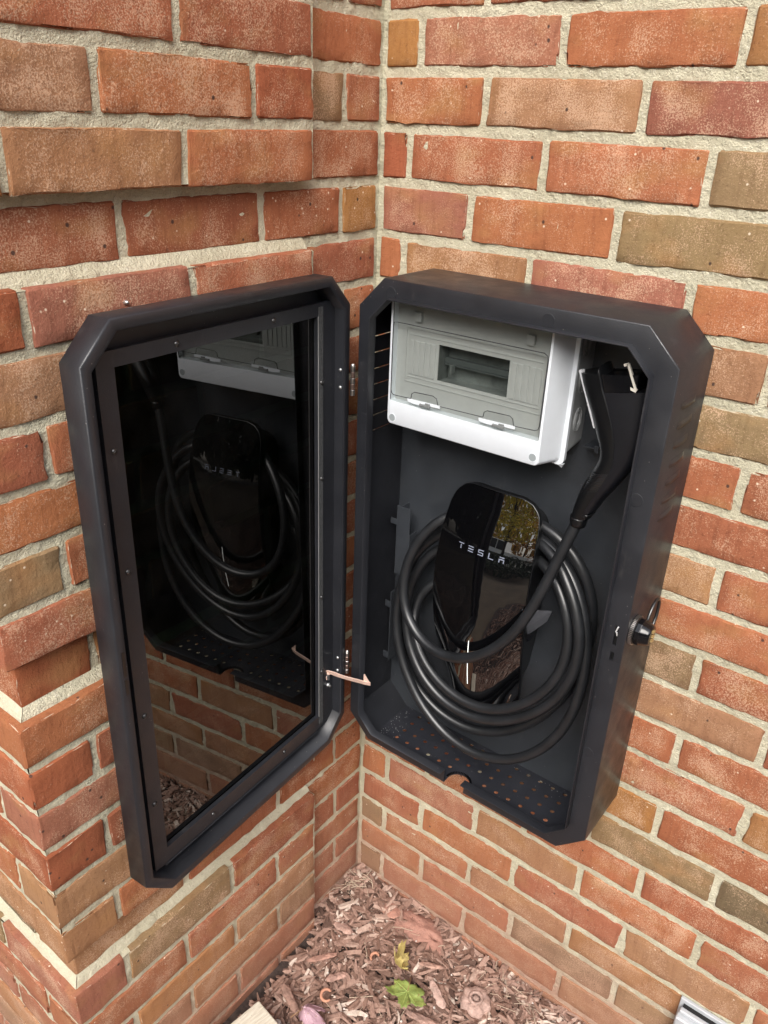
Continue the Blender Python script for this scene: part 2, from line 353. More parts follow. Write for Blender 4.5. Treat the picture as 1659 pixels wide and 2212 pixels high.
    for j in range(b):
        for k in range(c):
            fs.append((vert(0, j, k), vert(0, j, k + 1), vert(0, j + 1, k + 1), vert(0, j + 1, k)))
            fs.append((vert(a, j, k), vert(a, j + 1, k), vert(a, j + 1, k + 1), vert(a, j, k + 1)))
    for i in range(a):
        for j in range(b):
            fs.append((vert(i, j, 0), vert(i, j + 1, 0), vert(i + 1, j + 1, 0), vert(i + 1, j, 0)))
            fs.append((vert(i, j, c), vert(i + 1, j, c), vert(i + 1, j + 1, c), vert(i, j + 1, c)))
    me = bpy.data.meshes.new('brick'); me.from_pydata(vs, [], fs); me.materials.append(BRICK)
    at = me.attributes.new('edge', 'FLOAT', 'POINT'); at.data.foreach_set('value', ed)
    at = me.attributes.new('rim', 'FLOAT', 'POINT'); at.data.foreach_set('value', rim)
    for p in me.polygons: p.use_smooth = True
    me.set_sharp_from_angle(angle=math.radians(32))
    o = bpy.data.objects.new('brick', me); o.location = (cx, cy, cz); o.color = colour(code or rndcode()); link(o, parent); return o
def mortar_sheet(fn, u0, u1, v0, v1, st, name, parent, amp=.0017):
    nu = int((u1 - u0) / st) + 1; nv = int((v1 - v0) / st) + 1
    vs = []; 
    for j in range(nv):
        for i in range(nu):
            a = u0 + (u1 - u0) * i / (nu - 1); b = v0 + (v1 - v0) * j / (nv - 1)
            h = amp * noise.noise(Vector((a * 60, b * 60, 1.7))) * 1.2 + amp * noise.noise(Vector((a * 170, b * 170, 5.1)))
            vs.append(fn(a, b, h))
    fs = [(j * nu + i, j * nu + i + 1, (j + 1) * nu + i + 1, (j + 1) * nu + i) for j in range(nv - 1) for i in range(nu - 1)]
    return mk(name, vs, fs, MORTAR, parent, smooth=True)
J = .0057   # half joint
KT, KB = -8, 23
PROUD = .0193; STEP = -.1563; PEND = -.6300; REND = -.6130
REC = {3, 10, 17, -4}
# --- wall carrying the cabinet (faces -Y)
wallR = empty('brick_wall', (0.7, 0, -1.6)); wallR.matrix_world = Matrix.Translation((0, 0, 0))
tag(wallR, 'red brick wall with cream mortar that carries the open charcoal cabinet, right of the inner corner', 'brick wall')
codesR = {-1: 'rrtr', 0: 'oprot', 1: 'rtprr', 2: 'drrbr', 3: 'prbrr', 4: 'rtprr', 5: 'rrttr', 6: 'rrbbr', 7: 'rrrrr', 8: 'rrrrp', 9: 'rrtrr', 10: 'rrrrr', 11: 'rrbrr', 12: 'rrttr', 13: 'rrrrr', 14: 'rrrro', 15: 'rrorr',
          16: 'rrtbk', 17: 'rrrrr', 18: 'rptrr', 19: 'rrrtr', 20: 'brtob', 21: 'rrkbr', 22: 'brrtr', 23: 'rrtrb'}
xjR = {0: [.0575, .2524, .4495], 1: [.157, .3564], 2: [.0467, .245, .440], 3: [.1474, .3466], 4: [.0442, .2415, .445], 18: [.061, .2558, .4535, .6457], 20: [.0596, .2555, .4536], 22: [.0598, .2546, .4531],
       19: [.1437, .3399, .5395], 21: [.1525, .3489, .5466], 12: [.054, .253, .451, .6495], 14: [.054, .253, .451, .6547], 16: [.06, .255, .453, .6455]}
for k in range(KT, KB + 1):
    n0 = .052 if k % 2 == 0 else .150
    js = list(xjR.get(k, []))
    while not js or js[-1] < 1.35:
        js.append((js[-1] + .1985 + random.uniform(-.003, .003)) if js else n0 + random.uniform(-.003, .003))
    js = [.0065 if k % 2 else .0045] + js
    zt, zb = bed(k - 1) - J, bed(k) + J
    cs = codesR.get(k, '')
    for i in range(len(js) - 1):
        a = js[i] + (J * .9 if i else 0); b = js[i + 1] - J * .9
        code = cs[i] if i < len(cs) else None
        pr = random.uniform(-.0008, .0008)
        brick(wallR, a, b, pr, .05, zb + random.uniform(-.0008, .0008), zt + random.uniform(-.0008, .0008), code)
mortar_sheet(lambda a, b, h: (a, .0025 - h, b), -.01, 1.40, -1.62, .56, .006, 'mortar', wallR)
# --- corner wall with banded pier (faces +X and, beyond its outer corner, -Y)
wallL = empty('brick_wall', (0, 0, 0))
tag(wallL, 'banded brick wall with a projecting pier beside the open mirror door, left of the inner corner', 'brick wall')
codesL = {-1: 'rrrr', 0: 'rrrr', 1: 'rbdrt', 2: 'rrto', 3: 'orrrd', 4: 'rrpd', 5: 'rrtpt', 6: 'rrrr', 7: 'rrrrr', 8: 'rrrb', 9: 'rrrrr', 10: 'rrrod', 11: 'rrrrr', 12: 'rrrd', 13: 'rrrrp', 14: 'rrrd', 15: 'rrrrt', 16: 'rrrt',
          17: 'rrrtt', 18: 'rrbp', 19: 'rrrrr', 20: 'rtor', 21: 'rrbot', 22: 'rrrr', 23: 'rrrrr'}
for k in range(KT, KB + 1):
    rec = k in REC; zt, zb = bed(k - 1) - J, bed(k) + J; jit = lambda: random.uniform(-.0008, .0008)
    face = 0 if rec else PROUD; end = REND if rec else PEND
    cs = codesL.get(k, '') + '     '
    # section beside the inner corner, always in the recessed plane
    inner = [(-.0055, STEP)] if k % 2 == 0 else [(-.0045, -.070), (-.079, STEP)]
    if k == 3: segs = [(-.006, -.0745), (-.0835, -.219), (-.2285, -.417), (-.4265, None)]
    elif rec: segs = [(-.006, -.070), (-.079, -.2235), (-.2325, -.3165), (-.3255, -.514), (-.5232, None)] if k % 2 == 0 else [(-.006, -.0745), (-.0835, -.219), (-.2285, -.417), (-.4265, None)]
    else: segs = None
    ci = 0
    if segs:
        for a, b in segs:
            if b is None:
                frontw = .1955 if (a > -.5) else .09
                brick(wallL, -.09, 0 + jit(), REND, a, zb, zt, cs[ci].strip() or None) if a > -.5 else brick(wallL, -.195, 0, REND, a, zb, zt, cs[ci].strip() or None)
                fx = -.0995 if a > -.5 else -.2045
            else: brick(wallL, -.06, jit(), b, a, zb + jit(), zt + jit(), cs[ci].strip() or None)
            ci += 1
    else:
        for a, b in inner:
            brick(wallL, -.06, jit(), b if b > STEP else STEP - .004, a, zb + jit(), zt + jit(), cs[ci].strip() or None); ci += 1
        if k % 2 == 0: ss = [(STEP, -.3445), (-.3535, -.5425), (-.5515, None)]
        else: ss = [(STEP, -.2445), (-.2535, -.4420), (-.4510, None)]
        for a, b in ss:
            if b is None:
                w = .182 if k % 2 == 0 else .083
                brick(wallL, PROUD - w, PROUD + jit(), PEND, a, zb + jit(), zt + jit(), cs[ci].strip() or None); fx = PROUD - w - .0095
            else: brick(wallL, -.05, PROUD + jit(), b, a, zb + jit(), zt + jit(), cs[ci].strip() or None)
            ci += 1
    # pier front, running away to -X
    x = fx
    while x > -.58:
        brick(wallL, x - .189, x, end + jit(), end + .05, zb + jit(), zt + jit(), None); x -= .1985
pm = PROUD - .0027
mortar_sheet(lambda a, b, h: (-.0025 + h, a, b), REND + .004, .004, -1.62, .56, .006, 'mortar', wallL)
mortar_sheet(lambda a, b, h: (a, REND + .0030 - h, b), -.60, -.0025, -1.62, .56, .007, 'mortar', wallL)
for ka, kb in ((-8, -5), (-3, 2), (4, 9), (11, 16), (18, 23)):
    zt, zb = bed(ka - 1) - J - .003, bed(kb) + J + .003
    mortar_sheet(lambda a, b, h: (pm + h, a, b), PEND + .0036, STEP + .003, zb, zt, .006, 'mortar', wallL)
    mortar_sheet(lambda a, b, h: (a, PEND + .0027 - h, b), -.60, pm, zb, zt, .008, 'mortar', wallL)
    if ka > -8:   # sloped mortar weathering on top of each projecting band
        mb = MB(); n = 90; prof = []
        zc = bed(ka - 1)
        for i in range(n + 1):
            f_ = i / n
            def yy(o): return STEP + .001 + (REND - o - STEP) * f_
            y = yy(0); wv = .0012 * noise.noise(Vector((y * 70, ka, 0))) * (1 - f_ ** 8)
            prof.append([(-.004, yy(-.004), zc + .009), (-.001, yy(-.001), zc + .0065 + wv), (.0035 + wv, yy(.0035), zc), (.0078 + wv * 2, yy(.0078), zc - J + .0004), (.0078 + wv * 2, yy(.0078), zc - J - .007)])
        v = [q for s_ in prof for q in s_]; m_ = 5
        fcs = [(i * m_ + j, i * m_ + j + 1, (i + 1) * m_ + j + 1, (i + 1) * m_ + j) for i in range(n) for j in range(m_ - 1)]
        mk('mortar_fillet', v, fcs, MORTAR, wallL, smooth=True)
        prof = []
        for i in range(70):
            f_ = i / 69; xx = lambda o: o - (.60 + o) * f_
            x = xx(0); wv = .0012 * noise.noise(Vector((x * 70, ka, 3))) * (1 - (1 - f_) ** 8); o_ = REND
            prof.append([(xx(-.004), o_ + .004, zc + .009), (xx(-.001), o_ + .001, zc + .0065 + wv), (xx(.0035), o_ - .0035 - wv, zc), (xx(.0078), o_ - .0078 - wv * 2, zc - J + .0004), (xx(.0078), o_ - .0078 - wv * 2, zc - J - .007)])
        v = [q for s_ in prof for q in s_]
        fcs = [(i * m_ + j, i * m_ + j + 1, (i + 1) * m_ + j + 1, (i + 1) * m_ + j) for i in range(69) for j in range(m_ - 1)]
        mk('mortar_fillet', v, fcs, MORTAR, wallL, smooth=True)
    # bottom and side returns of the band mortar
    mb = MB(); mb.box(-.002, pm, PEND + .004, STEP - .001, zb, zb + .001); mb.box(-.60, pm, PEND + .0036, REND + .006, zb, zb + .001); mb.box(-.002, pm, STEP + .0022, STEP + .0030, zb, zt); mb.box(-.002, pm, PEND + .004, STEP + .002, zt + .0004, zt + .0012); mb.box(-.60, pm, PEND + .0036, REND + .006, zt + .0004, zt + .0012)
    mb.obj('mortar_edge', MORTAR, wallL)
# plain upper courses far above the frame (they give the warm bounce on the cabinet's top)
def upper(parent, right):
    mb = MB()
    for k in range(-26, KT):
        zt, zb = bed(k - 1) - J, bed(k) + J
        for i in range(7):
            o_ = .1 * (k % 2)
            if right: mb.box(.004 + .1985 * i + o_, .194 + .1985 * i + o_, 0, .04, zb, zt)
            elif i < 3: mb.box(-.04, PROUD, -.006 - .1985 * (i + 1) - o_ * .3, -.016 - .1985 * i - o_ * .3, zb, zt)
    o = mb.obj('upper_brick', BRICK, parent); o['kind'] = 'stuff'; o.color = (.37, .115, .055, 1)
    mb = MB()
    if right: mb.box(-.01, 1.5, .004, .05, .55, 1.75)
    else: mb.box(-.6, .012, -.626, .004, .55, 1.75)
    mb.obj('upper_mortar', MORTAR, parent)
upper(wallR, True); upper(wallL, False)
# nail in the pier above the door
mb = MB(); mb.lathe([(.0022, 0), (.0024, .004), (.0016, .0065), (0, .007)], (PROUD - .001, -.4399, -.2627), (1, 0, .1), 12); nail = mb.obj('masonry_nail', ZINC, wallL, smooth=True)

# ------------------------------------------------------------------ cabinet
cab = empty('charger_cabinet', (.2725, -.002, -1.015)); cab.matrix_world = Matrix.Identity(4)
tag(cab, 'open charcoal steel cabinet with chamfered corners on the brick wall, mirror door swung left', 'cabinet')
X0, X1, Z0, Z1, CH = .0600, .4845, -1.0150, -.2660, .0390
YF = -.112
NX = (.2515, .2875)           # cable notch in the bottom edge
SL = [(-.6240, -.6520), (-.6622, -.6747)]
def ring(o):
    x0, x1, z0, z1 = X0 + o, X1 - o, Z0 + o * .96, Z1 - o * .88; c = CH - .42 * o
    return [(x0 + c, z1), (x1 - c, z1), (x1, z1 - c), (x1, SL[0][0] + .0), (x1, SL[1][1]), (x1, z0 + c), (x1 - c, z0), (NX[1], z0), (NX[0], z0), (x0 + c, z0), (x0, z0 + c), (x0, z1 - c)]
# profile (inset, y)
prof = [(0, -.0015), (0, YF + .0015), (.0005, YF + .0004), (.0015, YF), (.0255, YF), (.0255, YF - .0115), (.0258, YF - .012), (.0267, YF - .012), (.0270, YF - .0115), (.0270, YF + .002), (.0018, YF + .002), (.0018, -.0015)]
rings = [[(x, y, z) for x, z in ring(o)] for o, y in prof]
V = [q for rr in rings for q in rr]; F = []; nr = 12; npf = len(prof)
for a in range(npf):
    b = (a + 1) % npf
    for i in range(nr):
        j = (i + 1) % nr
        if i == 7: continue                                       # notch: nothing at all
        wall_q = a in (0, npf - 2, npf - 1)
        if i in (6, 8) and (wall_q): continue                     # floor panel is its own part
        if i == 10 and wall_q: continue                           # vent panel is its own part
        if i == 3 and (prof[a], prof[b]) in (((.0015, YF), (.0255, YF)), ((.0270, YF + .002), (.0018, YF + .002))): continue   # slotted plate
        F.append((a * nr + i, a * nr + j, b * nr + j, b * nr + i))
for i in (7, 8):                                                    # end caps of the lip at the notch
    F.append(tuple(a * nr + i for a in range(4, 10)))
body = mk('body_shell', V, F, COAT, cab, smooth=True)
body.data.set_sharp_from_angle(angle=math.radians(50))
# slotted piece of the right flange
us = [X1 - .0255, .4698, .4744, X1 - .0015]; vs_ = [SL[1][1], SL[1][0], SL[0][1], SL[0][0]]
v, fq = grid_sheet(us, vs_, lambda i, j: i == 1 and j in (0, 2), lambda a, b, w: (a, YF + w, b), .002)
mk('slotted_flange', v, fq, COAT, cab)
mb = MB(); mb.box(.4700, .4745, YF + .006, YF + .008, -.654, -.622); mb.box(.4700, .4745, YF + .006, YF + .008, -.676, -.660); mb.obj('slot_shade', PURE, cab)  # black sheets standing in for the shade inside the slots
mb = MB(); mb.bar((.4735, YF - .0005, -.6250), (.4712, YF + .001, -.6330), .0014, .0022, (0, 1, 0)); mb.bar((.4724, YF + .0005, -.6335), (.4734, YF + .002, -.6385), .0012, .0018, (0, 1, 0)); mb.obj('latch_pin', simple('pin_zinc', (.7, .7, .7), .4, .2), cab)
# back panel
o4 = [(X0 + CH, Z1), (X1 - CH, Z1), (X1, Z1 - CH), (X1, Z0 + CH), (X1 - CH, Z0), (X0 + CH, Z0), (X0, Z0 + CH), (X0, Z1 - CH)]
mb = MB(); ins = [(min(max(x, X0 + .002), X1 - .002), min(max(z, Z0 + .002), Z1 - .002)) for x, z in o4]
mb.prism(ins, lambda p, h: (p[0], h, p[1]), -.0035, -.0012); mb.obj('back_panel', COAT_LIT, cab)
# vent panel on the left side with seven real slots
vsl = [Z0 + CH]; slots = [-.4885 + i * .0227 for i in range(7)]
for z in slots: vsl += [z - .0008, z + .0008]
vsl.append(Z1 - CH)
us = [-.0015, -.036, -.082, YF + .0015]
v, fq = grid_sheet(us, vsl, lambda i, j: i == 1 and j % 2 == 1, lambda a, b, w: (X0 + w, a, b), .0018)
mk('vent_panel', v, fq, COAT, cab)
# pressed louvres on the right side
for i in range(7):
    z = -.4885 + i * .0227; mb = MB(); n = 9; vv = []; ff = []
    for j in range(n):
        t_ = j / (n - 1); y = -.082 + .046 * t_; hgt = .0026 * math.sin(math.pi * min(1, max(0, t_))) ** .35 if 0 < t_ < 1 else 0
        vv += [(X1 + .0002, y, z + .0045), (X1 + .0002 + hgt * .7, y, z + .0015), (X1 + .0002 + hgt, y, z - .0022), (X1 + .0002, y, z - .0030)]
    for j in range(n - 1):
        for q in range(3): ff.append((j * 4 + q, j * 4 + q + 1, (j + 1) * 4 + q + 1, (j + 1) * 4 + q))
    mk('louvre', vv, ff, COAT, cab, smooth=True)
# perforated floor
px0, pitch = .1347, .0213; rowY = [-.0781, -.0566, -.0351, -.0136]
mb = MB(); zf = Z0; th = .0018; rr_ = .0035
for ri, ry in enumerate(rowY):
    for n in range(14):
        if ri == 0 and n in (6, 7): continue
        x = px0 + pitch * n; hx = pitch / 2; hy = .01075; m_ = 12
        sq = []
        for q in range(m_):
            a = 2 * math.pi * q / m_ + math.pi / 12; c, s_ = math.cos(a), math.sin(a); k_ = 1 / max(abs(c) / hx, abs(s_) / hy); sq.append((x + c * k_, ry + s_ * k_))
        # snap the four points next to the cell corners on to them
        for cxn, cyn in ((1, 1), (-1, 1), (-1, -1), (1, -1)):
            tgt = (x + cxn * hx, ry + cyn * hy); b_ = min(range(m_), key=lambda q: (sq[q][0] - tgt[0]) ** 2 + (sq[q][1] - tgt[1]) ** 2); sq[b_] = tgt
        ci = [(x + rr_ * math.cos(2 * math.pi * q / m_ + math.pi / 12), ry + rr_ * math.sin(2 * math.pi * q / m_ + math.pi / 12)) for q in range(m_)]
        vv = [(*p, zf + th) for p in sq] + [(*p, zf + th) for p in ci] + [(*p, zf) for p in ci] + [(*p, zf) for p in sq]
        ff = []
        for q in range(m_):
            q2 = (q + 1) % m_; ff += [(q, q2, m_ + q2, m_ + q), (m_ + q, m_ + q2, 2 * m_ + q2, 2 * m_ + q), (2 * m_ + q, 2 * m_ + q2, 3 * m_ + q2, 3 * m_ + q)]
        mb.add(vv, ff)
yb0 = rowY[0] - .01075; yb1 = rowY[-1] + .01075; xa = px0 - pitch / 2; xb = px0 + 13.5 * pitch
mb.box(X0 + CH, xa, yb0, yb1, zf, zf + th); mb.box(xb, X1 - CH, yb0, yb1, zf, zf + th); mb.box(X0 + CH, X1 - CH, yb1, -.0015, zf, zf + th)
arc = [(.2695 + .018 * math.cos(a), -.0985 + .018 * math.sin(a)) for a in [math.pi * q / 12 for q in range(13)]]
c6, c7 = px0 + 5.5 * pitch, px0 + 7.5 * pitch
poly = [(X0 + CH, YF + .001), (NX[0], YF + .001)] + arc[::-1] + [(NX[1], YF + .001), (X1 - CH, YF + .001), (X1 - CH, yb0), (c7, yb0), (c7, yb0 + .0215), (c6, yb0 + .0215), (c6, yb0), (X0 + CH, yb0)]
mb.prism(poly, lambda p, h: (p[0], p[1], h), zf, zf + th)
mb.obj('floor_panel', FLOORM, cab)
mb = MB()
for q in range(26):
    a = math.pi * (q / 25 * 1.0); c, s_ = math.cos(a), math.sin(a)
    mb.bar((.2695 + .0178 * c, -.0985 + .0178 * s_, zf + .0022), (.2695 + .0215 * c, -.0985 + .0215 * s_, zf + .0022), .0013, .0022)
o = mb.obj('edge_trim', GLOSSBLK, cab); o['kind'] = 'stuff'
# sheet-metal tabs and bracket inside
mb = MB(); mb.box(.0815, .0828, -.034, -.0035, -.738, -.622); mb.box(.0815, .1065, -.035, -.0338, -.735, -.616)
mb.box(.0700, .0815, -.035, -.0338, -.650, -.640); mb.box(.1065, .1075, -.035, -.016, -.735, -.660)
mb.obj('cable_bracket', COAT_LIT, cab, bevel=.0004)
mb = MB(); mb.box(.0800, .0815, -.040, -.0035, -.905, -.770); mb.box(.0700, .0810, -.040, -.0388, -.800, -.788); mb.box(.0700, .0810, -.040, -.0388, -.900, -.888); mb.obj('cable_bracket', COAT_LIT, cab, bevel=.0004)
mb = MB(); mb.box(.361, .381, -.030, -.0035, -.4460, -.4445); mb.box(.376, .381, -.031, -.029, -.4500, -.4405); mb.obj('holder_tab', COAT_LIT, cab)
# flat plug discs on the front flange
for x, z in ((.1108, -.2829), (.3310, -.2800), (.4655, -.4584), (.4655, -.8265), (.0715, -.4584), (.0715, -.8265)):
    mb = MB(); rr = .0080 if x > .08 else .0078
    mb.lathe([(rr, 0), (rr, .0004), (rr - .0006, .0006), (0, .0006)], (x, YF + .0001, z), (0, -1, 0), 28); mb.obj('plug_disc', COAT, cab)
# chips of dust on the floor
mb = MB(); rs = random.Random(3)
for i in range(80):
    if i < 50: x, y = .103 + abs(rs.gauss(0, .016)), -.06 + rs.gauss(0, .026)
    else: x, y = rs.uniform(.11, .43), -.006 - abs(rs.gauss(0, .012))
    y = min(-.005, max(-.104, y)); x = min(.44, max(.102, x)); s_ = rs.uniform(.0003, .0010)
    mb.add([(x - s_, y, zf + th), (x + s_, y - s_, zf + th), (x, y + s_, zf + th), (x, y, zf + th + s_ * 1.3)], [(0, 2, 1), (0, 1, 3), (1, 2, 3), (2, 0, 3)])
o = mb.obj('mortar_dust', simple('dust_crumbs', (.26, .26, .25), .9), cab); o['kind'] = 'stuff'

# lock on the right side
LY, LZ = -.1000, -.6400
LX = X1
lock = empty('combination_lock', (0, 0, 0), cab)
LY, LZ = -.0900, -.6340; LS = 1.16
S_ = lambda P: [(q * LS, h * LS) for q, h in P]
mb = MB(); mb.lathe(S_([(.0150, 0), (.0158, .0005), (.0158, .0045), (.0150, .0052)]), (LX, LY, LZ), (1, 0, 0), 40); mb.obj('lock_flange', DARKSTEEL, lock, smooth=False)
mb = MB()
for i in range(52):
    a = 2 * math.pi * i / 52; c, s_ = math.cos(a), math.sin(a)
    mb.bar((LX + .0010, LY + .0185 * c, LZ + .0185 * s_), (LX + .0050, LY + .0185 * c, LZ + .0185 * s_), .0010, .0010)
mb.obj('knurling', STEEL, lock)
mb = MB(); mb.lathe(S_([(.0140, .0052), (.0148, .0058), (.0148, .0105), (.0142, .0112), (.0120, .0185), (.0104, .0205), (0, .0207)]), (LX, LY, LZ), (1, 0, 0), 10); mb.obj('lock_barrel', GLOSSBLK, lock, bevel=.0004)
for i in range(3):
    mb = MB(); zc = LZ + .0062 - i * .0062; mb.lathe([(.0068, -.0020), (.0072, -.0016), (.0072, .0016), (.0068, .0020)], (LX + .0190, LY + .001, zc), (0, .3, 1), 10); mb.obj('number_wheel', simple('wheel_brass', (.50, .36, .16), .35, .6, vary=.4, scale=700), lock)
mb = MB(); lp = []
for i in range(28):
    a = 2 * math.pi * i / 28; lp.append((LX + .0075 + .0005 * math.cos(a), -.0430 + .0125 * math.cos(a) + .006 * math.sin(a), -.6465 + .0 + .0245 * math.sin(a) - .004 * math.cos(a)))
lp = [(LX + .010, -.0560 + (y + .0430) * 1.35, z * 1.0 + .0150) for x_, y, z in lp]
mb.tube(lp, .0021, 8, closed=True); mb.obj('pull_ring', DARKSTEEL, lock, smooth=True)

# ------------------------------------------------------------------ door
door = empty('door', (0, 0, 0), cab)
DR = Matrix(((0.9970910, -0.0747124, -0.0150862), (0.0749104, 0.9971053, 0.0130186), (0.0140699, -0.0141109, 0.9998014)))
door.matrix_parent_inverse = Matrix.Identity(4)
door.matrix_local = Matrix.Translation((.0503287, -.1157955, -.64 - .0011951)) @ DR.to_4x4()
DW = .4252; DT = .0313
def D(s, t, z): return (-t, -s, z + .64)       # s along width from the hinge, t from inner rim to the outside
def dring(o, co=.42):
    c = CH - co * o; x0, x1, z0, z1 = o, DW - o, Z0 + o, Z1 - o
    return [(x0 + c, z1), (x1 - c, z1), (x1, z1 - c), (x1, z0 + c), (x1 - c, z0), (x0 + c, z0), (x0, z0 + c), (x0, z1 - c)]
prof = [(0, DT - .001), (0, .0020), (.0005, .0007), (.0017, 0), (.0115, 0), (.0122, .0006), (.0122, .0285), (.0500, .0285), (.0500, DT), (.001, DT)]
V = []; F = []
for k_, (o_, t_) in enumerate(prof):
    rg = dring(o_)
    if o_ == .05: rg = [(.05, -.3170), (.3745, -.3170), (.3745, -.3171), (.3745, -.9599), (.3745, -.96), (.05, -.96), (.05, -.9599), (.05, -.3171)]
    V += [D(s_, t_, z) for s_, z in rg]
n_ = len(prof)
for a in range(n_):
    b = (a + 1) % n_
    for i in range(8): F.append((a * 8 + i, a * 8 + (i + 1) % 8, b * 8 + (i + 1) % 8, b * 8 + i))
o = mk('door_frame', V, F, COAT, door, smooth=True); o.data.set_sharp_from_angle(angle=math.radians(50))
# sheet-metal retaining frame with its raised edge
def frame_plate(s0, s1, z0, z1, a0, a1, b0, b1, t0, t1):
    vv = []; ff = []
    for t_ in (t0, t1):
        vv += [D(*q) for q in ((s0, t_, z0), (s1, t_, z0), (s1, t_, z1), (s0, t_, z1), (a0, t_, b0), (a1, t_, b0), (a1, t_, b1), (a0, t_, b1))]
    for i in range(4):
        j = (i + 1) % 4
        ff += [(i, j, 4 + j, 4 + i), (8 + i, 8 + 4 + i, 8 + 4 + j, 8 + j), (i, 8 + i, 8 + j, j), (4 + i, 4 + j, 12 + j, 12 + i)]
    return vv, ff
v, fq = frame_plate(.0128, .3965, -.9840, -.3000, .0500, .3745, -.9600, -.3170, .0160, .0225)
mk('retaining_frame', v, fq, COAT, door)
mb = MB()
for q in ((.0400, .0492, -.9760, -.3050),): mb.add([D(q[0], .0150, q[2]), D(q[1], .0150, q[2]), D(q[1], .0150, q[3]), D(q[0], .0150, q[3]), D(q[0], .0160, q[2]), D(q[1], .0160, q[2]), D(q[1], .0160, q[3]), D(q[0], .0160, q[3])],
    [(0, 1, 2, 3), (0, 1, 5, 4), (1, 2, 6, 5), (2, 3, 7, 6), (3, 0, 4, 7)])
mb.obj('gasket', GASKET, door)
mb = MB(); P_ = [D(.0497, .0156, -.9602), D(.0497, .0156, -.3168)]; mb.bar(P_[0], P_[1], .0006, .0012, (1, 0, 0)); mb.obj('bright_edge', simple('pale_edge', (.42, .42, .42), .4, .6), door)  # pale strip along the hinge-side edge of the glass opening
gv = [D(.0460, .0235, -.964), D(.3785, .0235, -.964), D(.3785, .0235, -.313), D(.0460, .0235, -.313)]
mk('smoked_glass_pane', gv, [(0, 1, 2, 3)], DOORGLASS, door)
# hinge-side return and lower stiffening lips, as pressed sheet
mb = MB(); mb.add([D(.0122, .0010, Z0 + .045), D(.0122, .0158, Z0 + .045), D(.0122, .0158, Z1 - .045), D(.0122, .0010, Z1 - .045), D(.0134, .0014, Z0 + .045), D(.0134, .0158, Z0 + .045), D(.0134, .0158, Z1 - .045), D(.0134, .0014, Z1 - .045)],
    [(4, 5, 6, 7), (0, 3, 7, 4), (3, 2, 6, 7), (0, 4, 5, 1)]); mb.obj('return_lip', COAT, door)
v = []; 
lipz = [(.0495, -.9995, .0135), (.0495, -.9860, .0150)]
mb = MB(); mb.add([D(.0520, .0225, -.9860), D(.3790, .0225, -.9860), D(.3790, .0165, -.9890), D(.0520, .0165, -.9890), D(.3790, .0265, -.9995), D(.0520, .0265, -.9995)], [(0, 1, 2, 3), (0, 1, 4, 5)]); mb.obj('lower_flange', COAT, door)
# screws
SC = [(.2919, -.3085), (.1363, -.3085), (.0430, -.4051), (.0430, -.5440), (.0430, -.7382), (.0430, -.8748), (.3860, -.4016), (.3860, -.5408), (.3860, -.7364), (.3860, -.8749), (.2902, -.9710), (.1361, -.9710)]
def screw_mesh():
    mb = MB(); mb.lathe([(.0036, 0), (.0036, .0003), (.0030, .0012), (.0020, .0020), (.0008, .0022), (0, .0012)], (0, 0, 0), (1, 0, 0), 14)
    mb.bar((.0023, -.0015, 0), (.0023, .0015, 0), .0006, .0004, (1, 0, 0)); mb.bar((.0023, 0, -.0015), (.0023, 0, .0015), .0006, .0004, (1, 0, 0)); return mb
first = screw_mesh().obj('screw', DARKSTEEL, door, smooth=True); first.location = D(SC[0][0], .0160, SC[0][1])
for s_, z in SC[1:]:
    c = first.copy(); C.objects.link(c); c.parent = door; c.location = D(s_, .0160 if s_ != .043 else .0150, z)
# strike slots on the free edge of the rim
for (z0, z1) in ((-.6535, -.6215), (-.6780, -.6575)):
    mb = MB(); mb.add([D(DW - .0095, -.0004, z0), D(DW - .0055, -.0004, z0), D(DW - .0055, -.0004, z1), D(DW - .0095, -.0004, z1), D(DW - .0095, .001, z0), D(DW - .0055, .001, z0), D(DW - .0055, .001, z1), D(DW - .0095, .001, z1)],
        [(0, 1, 2, 3), (0, 1, 5, 4), (1, 2, 6, 5), (2, 3, 7, 6), (3, 0, 4, 7)]); mb.obj('strike_plate', PLBLACK, door)
# hinges and rivets
for zc in (-.4065, -.8755):
    h_ = empty('hinge', (0, 0, 0), cab); hx, hy = .0560, -.1175
    for i in range(5):
        mb = MB(); z = zc + .0195 - i * .0083; mb.lathe([(.0030, 0), (.0034, .0004), (.0034, .0076), (.0030, .0080)], (hx, hy, z - .008), (0, 0, 1), 14)
        mb.obj('knuckle', STEEL if i % 2 == 0 else simple('knuckle_bronze', (.30, .22, .19), .3, .9), h_, smooth=False)
    mb = MB(); mb.lathe([(.0024, 0), (.0030, .001), (.0030, .002), (.0014, .0035), (0, .0038)], (hx, hy, zc + .0195), (0, 0, 1), 12); mb.obj('pin_head', STEEL, h_, smooth=True)
    for dz in (.0142, -.0102):
        mb = MB(); mb.lathe([(.0026, 0), (.0026, .0006), (.0018, .0016), (.0006, .0020), (0, .0020)], D(.0134, .0060, zc + dz), (0, -1, 0), 12); mb.obj('rivet', ZINC, door, smooth=True)
